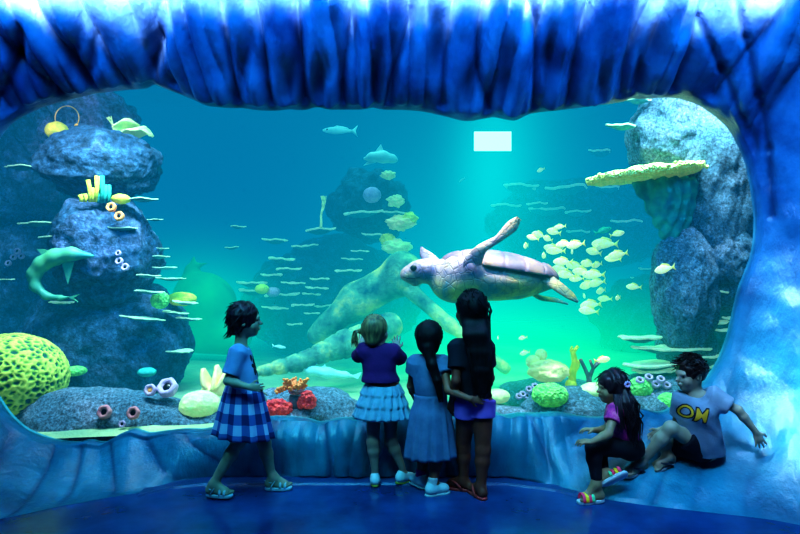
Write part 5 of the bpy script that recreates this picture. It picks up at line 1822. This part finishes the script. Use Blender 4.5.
# ---------------------------------------------------------------- tall girl D
def girl_d():
    s = 1.08; Y0 = 3.74
    root = thing('person', K(472, 494, Y0), 'tallest girl with very long black hair, navy tee, violet shorts and red flip-flops', 'person')
    f, u, r = frame((-.45, .9, .03))
    hc = K(470, 310, Y0); hs = 1.10
    shL, shR = K(457, 347, Y0 - .02), K(486, 347, Y0 + .03)
    hipL, hipR = K(465, 402, Y0), K(483, 402, Y0 + .02)
    b = Body(); add_head(b, hc, f, u, r, hs)
    up, rt, fw = add_torso(b, None, shL, shR, hipL, hipR, Vector((-.2, 1, 0)), s, 0, hc - u * .03)
    knL, anL = K(463, 447, 3.82), K(464, 480, 3.82); knR, anR = K(483, 450, 3.71), K(481, 487, 3.69)
    add_leg(b, K(467, 405, Y0 + .01), knL, anL, s * 1.02, .066); add_leg(b, K(482, 405, Y0), knR, anR, s * 1.02, .068)
    FL = add_foot(b, anL, (-.85, .4, 0), s, drop=anL.z / s - .014); FR = add_foot(b, anR, (-.35, .9, 0), s, drop=anR.z / s - .014)
    elL, wrL = K(456, 381, 3.66), K(452, 401, 3.74); elR, wrR = K(490, 378, 3.83), K(484, 394, 3.93)
    add_arm(b, shL, elL, wrL, s); add_arm(b, shR, elR, wrR, s)
    add_hand(b, wrL, (-.05, .25, -1), (.3, 1, 0), s, thumb=1, curl=.4); add_hand(b, wrR, (-.6, .5, -.3), (0, 1, 0), s, curl=.4)
    link('body', b.mesh('body', .0045), M['skin_d'], root)
    b = Body(); add_torso(b, None, shL, shR, hipL, hipR, Vector((-.2, 1, 0)), s, .017)
    b.cone(shL, shL.lerp(elL, .62), .052, .054, k=.03, flat=True); b.cone(shR, shR.lerp(elR, .6), .052, .054, k=.03, flat=True)
    b.cut(K(0, 397, Y0), (0, 0, -1))
    b.ell((shL + shR) / 2 + up * .065, (.05, .055, .035), k=.01, sub=True)
    link('t_shirt', b.mesh('tee', .006, 1, wob(21, 38, .004, (1, 1, .5))), M['tee_navy'], root)
    b = Body()
    hm = (hipL + hipR) / 2
    b.ell(hm, (.118, .098, .085), k=.03)
    b.cone(K(467, 400, Y0 + .01), K(466, 417, Y0 + .02), .082, .078, k=.02, flat=True); b.cone(K(482, 400, Y0), K(482, 417, Y0 - .01), .086, .083, k=.02, flat=True)
    link('shorts', b.mesh('shorts', .0055, 1, wob(22, 45, .003)), M['shorts_purple'], root)
    # hair falls to the waist
    b = Body(); hair_cap(b, hc, f, u, r, hs, thick=.014)
    b.ell(hc - f * .05 - u * .05, (.080, .05, .07), k=.03)
    yb = Y0 - .12
    pts = [hc - f * .05 - u * .05, K(476, 335, yb), K(479, 352, yb), K(481, 370, yb), K(482, 392, yb + .01)]
    for i in range(4):
        w0 = (.085, .080, .074, .066, .04)
        for q in (-.5, 0, .5):
            a_ = pts[i] + Vector((q * w0[i], 0, 0)); b_ = pts[i + 1] + Vector((q * w0[i + 1], 0, 0))
            b.cone(a_, b_, w0[i] * .48, w0[i + 1] * .48, k=.02)
    b.ell(hc + f * .12 - u * .035, (.065, .085, .09), k=.012, sub=True)
    me = b.mesh('hair', .0055, 2)
    mb = MB(); rnd = random.Random(6)
    for _ in range(170):
        a = rnd.uniform(0, 6.28); e = rnd.uniform(0, 1.45)
        dv = r * math.cos(a) * math.cos(e) + f * math.sin(a) * math.cos(e) + u * math.sin(e)
        if dv.dot(f) > .35: continue
        p = hc + (-f * .02 + u * .026) * hs + r * dv.dot(r) * .102 + f * dv.dot(f) * .110 + u * dv.dot(u) * .108
        t = rnd.uniform(-1, 1)
        side = Vector((t * .075, 0, 0))
        k1 = pts[0] + side * 1.0 - f * .04; k2 = pts[2] + side * .95 + Vector((0, -.035 + .02 * rnd.random(), 0)); k3 = pts[3] + side * .85 + Vector((0, -.03, 0)); k4 = pts[4] + side * .7 + Vector((0, -.012, rnd.uniform(-.05, .06)))
        mb.tube([p, p.lerp(k1, .55) + dv * .02, k1, k2, k3, k4], [.0035, .004, .0045, .0045, .004, .001], 5, caps=False)
    join_mesh('hair', me, mb, M['hair_black'], root)
    for F in (FL, FR): sandal(root, F, s * 1.08, 'flip', ('flip_red', 'flip_red'))


# ---------------------------------------------------------------- seated girl E
def girl_e():
    s = .96
    root = thing('person', K(625, 455, 3.8), 'seated girl facing left in a pink top and black leggings with long dark hair', 'person')
    f, u, r = frame((-1, -.12, -.06))
    hc = K(611, 387, 3.75); hs = .89
    shL, shR = K(616, 410, 3.66), K(616, 409, 3.83)
    hipL, hipR = K(629, 447, 3.72), K(629, 446, 3.83)
    b = Body(); add_head(b, hc, f, u, r, hs)
    up, rt, fw = add_torso(b, None, shL, shR, hipL, hipR, f, s, 0, hc - u * .03 - f * .02)
    knL, anL = K(593, 448, 3.65), K(597, 484, 3.62); knR, anR = K(598, 446, 3.80), K(604, 474, 3.68)
    add_leg(b, hipL, knL, anL, s); add_leg(b, hipR, knR, anR, s)
    FL = add_foot(b, anL, (-1, -.15, -.02), s, drop=anL.z / s - .02)
    FR = add_foot(b, anR, (.80, -.15, .48), s, u=(-.35, .80, .50), drop=.05)
    elL, wrL = K(608, 434, 3.58), K(592, 442, 3.55); elR, wrR = K(606, 430, 3.90), K(594, 430, 3.84)
    add_arm(b, shL, elL, wrL, s); add_arm(b, shR, elR, wrR, s)
    add_hand(b, wrL, (-1, 0, .05), (0, .2, -1), s, thumb=-1, curl=.6); add_hand(b, wrR, (-1, 0, .1), (0, 0, -1), s, curl=.6)
    link('body', b.mesh('body', .0042), M['skin_e'], root)
    add_eyes(root, hc, f, u, r, hs)
    b = Body(); add_torso(b, None, shL, shR, hipL, hipR, f, s, .013)
    b.cone(shL, shL.lerp(elL, .5), .044, .048, k=.03, flat=True); b.cone(shR, shR.lerp(elR, .5), .044, .048, k=.03, flat=True)
    b.cut(hipL.lerp(shL, .02), -up)
    b.ell((shL + shR) / 2 + up * .055 + fw * .01, (.05, .05, .04), k=.01, sub=True)
    link('top', b.mesh('top', .0055, 1, wob(31, 42, .004)), M['pink_top'], root)
    b = Body(); g = .007
    b.ell((hipL + hipR) / 2, (.085 + g, .105 + g, .078 + g), k=.03)
    b.cut(hipL + up * .05, up)
    for h_, k_, a_ in ((hipL, knL, anL), (hipR, knR, anR)):
        b.cone(h_, k_, .064 * s + g, .040 * s + g, k=.03); ca = k_.lerp(a_, .3)
        b.cone(k_, ca, .038 * s + g, .040 * s + g, k=.02); b.cone(ca, k_.lerp(a_, .80), .040 * s + g, .028 * s + g, k=.015)
    link('leggings', b.mesh('leggings', .005, 1, wob(33, 60, .0015)), M['leggings'], root)
    b = Body(); hair_cap(b, hc, f, u, r, hs, thick=.022)
    bk = [hc - f * .05 - u * .02, K(624, 402, 3.72), K(628, 420, 3.71), K(630, 438, 3.71)]
    ws = (.070, .076, .068, .035)
    for i in range(3):
        for q in (-.55, 0, .55):
            a_ = bk[i] + Vector((0, q * ws[i] * 1.3, 0)); b_ = bk[i + 1] + Vector((0, q * ws[i + 1] * 1.3, 0))
            b.cone(a_, b_, ws[i] * .62, ws[i + 1] * .62, k=.02)
    b.ell(hc + f * .115 - u * .035, (.055, .085, .085), k=.012, sub=True)
    me = b.mesh('hair', .0055, 1, lambda co: .004 * np.sin(co[:, 0] * 160 + co[:, 1] * 60 + 3 * np.sin(co[:, 2] * 14)))
    mb = MB(); rnd = random.Random(9)
    head_hair_strands(mb, rnd, hc, f, u, r, hs, 130, .09, (-f * .8 - u), .0036)
    for _ in range(130):
        side = Vector((rnd.uniform(-.045, .05), rnd.uniform(-.10, .06), 0)); wv = Vector((rnd.uniform(-.015, .02), rnd.uniform(-.012, .012), 0))
        mb.tube([bk[0] + side * .9, bk[1] + side * 1.1 + wv, (bk[1] + bk[2]) / 2 + side * 1.15 - wv, bk[2] + side + wv, bk[3] + side * .9 + Vector((0, 0, rnd.uniform(-.04, .05)))], [.005, .005, .005, .0045, .001], 5, caps=False)
    # lock over the near shoulder
    for _ in range(24):
        j = Vector((rnd.uniform(-.02, .02), rnd.uniform(-.012, .012), 0))
        mb.tube([hc - u * .03 + r * -.078 + j, K(618, 402, 3.64) + j, K(619, 415, 3.61) + j, K(622, 430 + rnd.uniform(-5, 5), 3.61) + j], [.005, .005, .0045, .001], 5, caps=False)
    h = join_mesh('hair', me, mb, M['hair_dark'], root)
    t = MB()
    for i in range(8):
        t.ball(K(627, 384, 3.66) + Vector((.014 * math.cos(i * .8), -.01, .014 * math.sin(i * .8))), .008, 7, 5)
    t.build('hair_tie', M['lilac'], h)
    sandal(root, FL, s * 1.05, 'slide', ('sole_white', 'strap_pink', 'strap_yellow', 'strap_pink', 'strap_green'))
    sandal(root, FR, s * 1.05, 'slide', ('sole_white', 'strap_pink', 'strap_yellow', 'strap_pink', 'strap_green'))


# ---------------------------------------------------------------- boy F
def boy_f():
    s = 1.0
    seat = rimhit(697, 460)
    root = thing('person', seat, 'seated boy in pale printed tee and black shorts, one arm stretched out to the right', 'person')
    f, u, r = frame((-.96, -.22, -.14))
    hc = K(690, 374, 3.74); hs = .97
    bf = Vector((-.62, -.70, .15))
    shR, shL = K(682, 398, 3.78), K(711, 397, 3.68)
    hm = seat + Vector((-.0, -.02, .075))
    hipR, hipL = hm + Vector((-.055, .03, 0)), hm + Vector((.045, -.03, 0))
    ft1 = rimhit(632, 473); ft2 = rimhit(672, 466)
    b = Body(); add_head(b, hc, f, u, r, hs)
    up, rt, fw = add_torso(b, None, shL, shR, hipL, hipR, bf, s, 0, hc - u * .03 - f * .02)
    knL = K(671, 428, ft1.y - .07); anL = ft1 + Vector((.06, 0, .07))
    knR = K(660, 440, ft2.y + .05); anR = ft2 + Vector((-.02, 0, .065))
    add_leg(b, hipL, knL, anL, s, .062); add_leg(b, hipR, knR, anR, s, .060)
    FL = add_foot(b, anL, (-.85, -.35, -.12), s * 1.05, u=(-.1, -.35, 1), drop=.05)
    FR = add_foot(b, anR, (-.80, -.25, -.22), s * 1.05, u=(-.2, -.45, .9), drop=.05)
    hd = rimhit(760, 440)
    wrL = K(756, 432, min(hd.y - .04, 3.62)); elL = K(738, 410, 3.62)
    elR, wrR = K(676, 424, 3.86), K(660, 430, 3.92)
    add_arm(b, shL, elL, wrL, s); add_arm(b, shR, elR, wrR, s)
    add_hand(b, wrL, (.35, .05, -.8), (.1, 1, .1), s * 1.05, thumb=1, curl=.2, spread=.2); add_hand(b, wrR, (-.6, .1, -.5), (0, -1, 0), s, curl=.6)
    link('body', b.mesh('body', .0042), M['skin_a'], root)
    add_eyes(root, hc, f, u, r, hs)
    b = Body(); add_torso(b, None, shL, shR, hipL, hipR, bf, s, .020)
    b.cone(shL, shL.lerp(elL, .68), .056, .060, k=.04, flat=True); b.cone(shR, shR.lerp(elR, .6), .050, .055, k=.03, flat=True)
    b.cone(shL + Vector((-.04, 0, -.10)), hm + Vector((.045, -.02, .01)), .070, .095, k=.05)
    b.cut(hm - up * .01, -up)
    b.ell((shL + shR) / 2 + up * .06 + fw * .01, (.055, .055, .045), k=.01, sub=True)
    tee = link('t_shirt', b.mesh('tee', .0055, 1, wob(41, 34, .009)), M['tee_grey'], root)
    bv = BVHTree.FromPolygons([v.co.copy() for v in tee.data.vertices], [tuple(p.vertices) for p in tee.data.polygons])
    # graffiti-style lettering across the chest
    def lettering(txt, off, size, mat, nm, lift, grow):
        cu = bpy.data.curves.new('txt', 'FONT'); cu.body = txt; cu.size = size; cu.align_x = 'CENTER'; cu.align_y = 'CENTER'; cu.offset = grow; cu.resolution_u = 3; cu.shear = .25
        to = bpy.data.objects.new('txt', cu); COL.objects.link(to)
        dg = bpy.context.evaluated_depsgraph_get(); me = bpy.data.meshes.new_from_object(to.evaluated_get(dg))
        bpy.data.objects.remove(to)
        import bmesh
        bm = bmesh.new(); bm.from_mesh(me)
        bmesh.ops.triangulate(bm, faces=bm.faces)
        for _ in range(3):
            lg = [e for e in bm.edges if e.calc_length() > .012]
            if lg: bmesh.ops.subdivide_edges(bm, edges=lg, cuts=1); bmesh.ops.triangulate(bm, faces=bm.faces)
        cc = (shL + shR) / 2 - up * .095 + off
        # the view of the chest: right of the reader is the wearer's left
        dirr = (Vector((.25, -1, .05)) * .5 + fw * .5).normalized()
        rx = Vector((0, 0, 1)).cross(-dirr).normalized() * -1
        rx = rx if rx.x > 0 else -rx
        uz = dirr.cross(rx); uz = uz if uz.z > 0 else -uz
        for v in bm.verts:
            o_ = cc + rx * v.co.x + uz * v.co.y * 1.25 + dirr * .4
            h_ = bv.ray_cast(o_, -dirr)
            v.co = (h_[0] + dirr * lift) if h_[0] is not None else cc
        me2 = bpy.data.meshes.new(nm); bm.to_mesh(me2); bm.free()
        return link(nm, me2, M[mat], tee)
    off = Vector((-.058, 0, .014))
    lettering('OM', off, .092, 'print_dark', 'print_outline', .003, .006)
    lettering('OM', off, .092, 'print_yellow', 'print_lettering', .006, .0005)
    b = Body()
    b.ell(hm, (.098, .088, .075), k=.03)
    b.cut(hm + up * .06, up)
    b.cone(hipL, hipL.lerp(knL, .62), .078, .068, k=.03, flat=True); b.cone(hipR, hipR.lerp(knR, .62), .074, .066, k=.03, flat=True)
    link('shorts', b.mesh('shorts', .0055, 1, wob(43, 45, .003)), M['shorts_black'], root)
    b = Body(); hair_cap(b, hc, f, u, r, hs, thick=.014)
    b.ell(hc + f * .115 - u * .05, (.055, .085, .085), k=.012, sub=True)
    for q in (-1, 1): b.ell(hc + r * q * .085 - u * .03, (.03, .05, .03), k=.01, sub=True)
    b.cut(hc - u * .045, -u)
    me = b.mesh('hair', .005, 1, wob(44, 90, .004))
    mb = MB(); rnd = random.Random(12)
    for _ in range(230):
        a = rnd.uniform(0, 6.28); e = rnd.uniform(-.1, 1.5)
        dv = r * math.cos(a) * math.cos(e) + f * math.sin(a) * math.cos(e) + u * math.sin(e)
        if dv.dot(f) > .5 and dv.dot(u) < .5: continue
        p = hc + (-f * .018 + u * .024) + r * dv.dot(r) * .086 + f * dv.dot(f) * .095 + u * dv.dot(u) * .093
        jit = Vector((rnd.uniform(-1, 1), rnd.uniform(-1, 1), rnd.uniform(-1, 1)))
        mb.tube(curve3(p, p + dv * .014 + jit * .006, p + dv * .012 + f * .030 + jit * .014, 5), [.0045, .0045, .004, .003, .001], 5, caps=False)
    join_mesh('hair', me, mb, M['hair_brown'], root)
    for F in (FL, FR): sandal(root, F, s * 1.15, 'flip', ('flip_grey', 'flip_dark'))


girl_a(); girl_b(); girl_c(); girl_d(); girl_e(); boy_f()
settle_parents()


# ================================================================== LIGHT
def area(name, loc, target, size, power, color, shape='RECTANGLE', sy=None, spread=180):
    l = bpy.data.lights.new(name, 'AREA'); l.energy = power; l.color = color; l.shape = shape
    l.size = size; l.size_y = sy or size; l.spread = math.radians(spread)
    o = bpy.data.objects.new(name, l); COL.objects.link(o); o.location = loc
    o.rotation_euler = (Vector(target) - Vector(loc)).to_track_quat('-Z', 'Y').to_euler()
    return o


def spot(name, loc, target, power, color, ang=60, blend=.6, r=.1):
    l = bpy.data.lights.new(name, 'SPOT'); l.energy = power; l.color = color; l.spot_size = math.radians(ang); l.spot_blend = blend; l.shadow_soft_size = r
    o = bpy.data.objects.new(name, l); COL.objects.link(o); o.location = loc
    o.rotation_euler = (Vector(target) - Vector(loc)).to_track_quat('-Z', 'Y').to_euler()
    return o


W1 = (.85, 1, .97)
area('tank_lamp', (-2.0, 4.42, 3.3), (-1.9, 5.1, .9), 1.3, 190, W1, sy=.3, spread=130)
area('tank_lamp', (0, 4.42, 3.5), (0, 5.0, .3), 2.0, 80, W1, sy=.3, spread=130)
area('tank_lamp', (2.1, 4.42, 3.3), (2.0, 5.0, .9), 1.3, 85, W1, sy=.3, spread=130)
area('tank_lamp', (0.2, 6.2, 4.5), (0, 6.0, .3), 4.0, 170, (.45, 1, .8), sy=1)
area('tank_lamp', (0, 8.5, 4.75), (0, 8.5, .3), 6.0, 200, (.3, 1, .8), sy=1.5)
spot('green_tank_lamp', (-1.8, 6.6, 4.3), (-2.2, 6.6, .2), 600, (.15, 1, .35), 60)
spot('green_tank_lamp', (1.2, 6.3, 4.3), (1.3, 6.3, .2), 800, (.2, 1, .25), 75)
# lamps over the surround, and unseen fills added in the hall
area('curtain_lamp', (0, 3.05, 3.24), (0, 3.60, 3.17), 6.4, 420, (1, .50, .55), sy=.05, spread=40)
area('curtain_blue_lamp', (0, 2.5, 3.6), (0, 3.8, 2.9), 6.4, 120, (.02, .48, .95), sy=.3, spread=120)
area('hall_blue_fill', (0, 1.5, 3.65), (0, 3.9, .8), 4.0, 18, (.34, .62, 1), sy=.5)  # added fill standing for the hall's ambient blue
area('hall_cyan_fill', (-.6, 1.8, 3.5), (0, 4.0, .3), 2.0, 13, (.12, .80, .85), sy=.3, spread=60)  # unseen fill added to tint the lower wall cyan
area('side_lamp', (.62, 2.86, 3.45), (2.75, 3.55, .75), .40, 9, (.7, .95, 1), sy=.35, spread=26)
area('turtle_fill', (.7, 4.4, 3.5), (.75, 5.0, 1.4), .4, 34, (1, .70, .62), sy=.3, spread=60)  # unseen light added to warm the turtle
area('right_blue_fill', (.8, 1.6, 3.5), (2.4, 3.4, .6), .6, 20, (.34, .6, 1), sy=.3, spread=70)  # unseen fill added to brighten the right side
area('floor_blue_lamp', (0, 1.6, 3.6), (0, 3.0, 0), 4.0, 14, (.03, .30, 1), sy=.5)

w = bpy.data.worlds.new('world'); SC.world = w; w.use_nodes = True
w.node_tree.nodes['Background'].inputs[0].default_value = (.01, .05, .15, 1)
w.node_tree.nodes['Background'].inputs[1].default_value = .3

cam = bpy.data.cameras.new('camera'); cam.sensor_width = 36; cam.lens = 27.0; cam.clip_end = 60
co_ = bpy.data.objects.new('camera', cam); COL.objects.link(co_)
co_.location = CAM; co_.rotation_euler = (math.radians(90), 0, 0)
SC.camera = co_
SC.view_settings.view_transform = 'Standard'
SC.view_settings.look = 'High Contrast'
SC.view_settings.exposure = -.3
SC.cycles.max_bounces = 8
SC.cycles.transparent_max_bounces = 16
SC.cycles.volume_bounces = 0
SC.cycles.sample_clamp_indirect = 4
SC.cycles.use_denoising = True
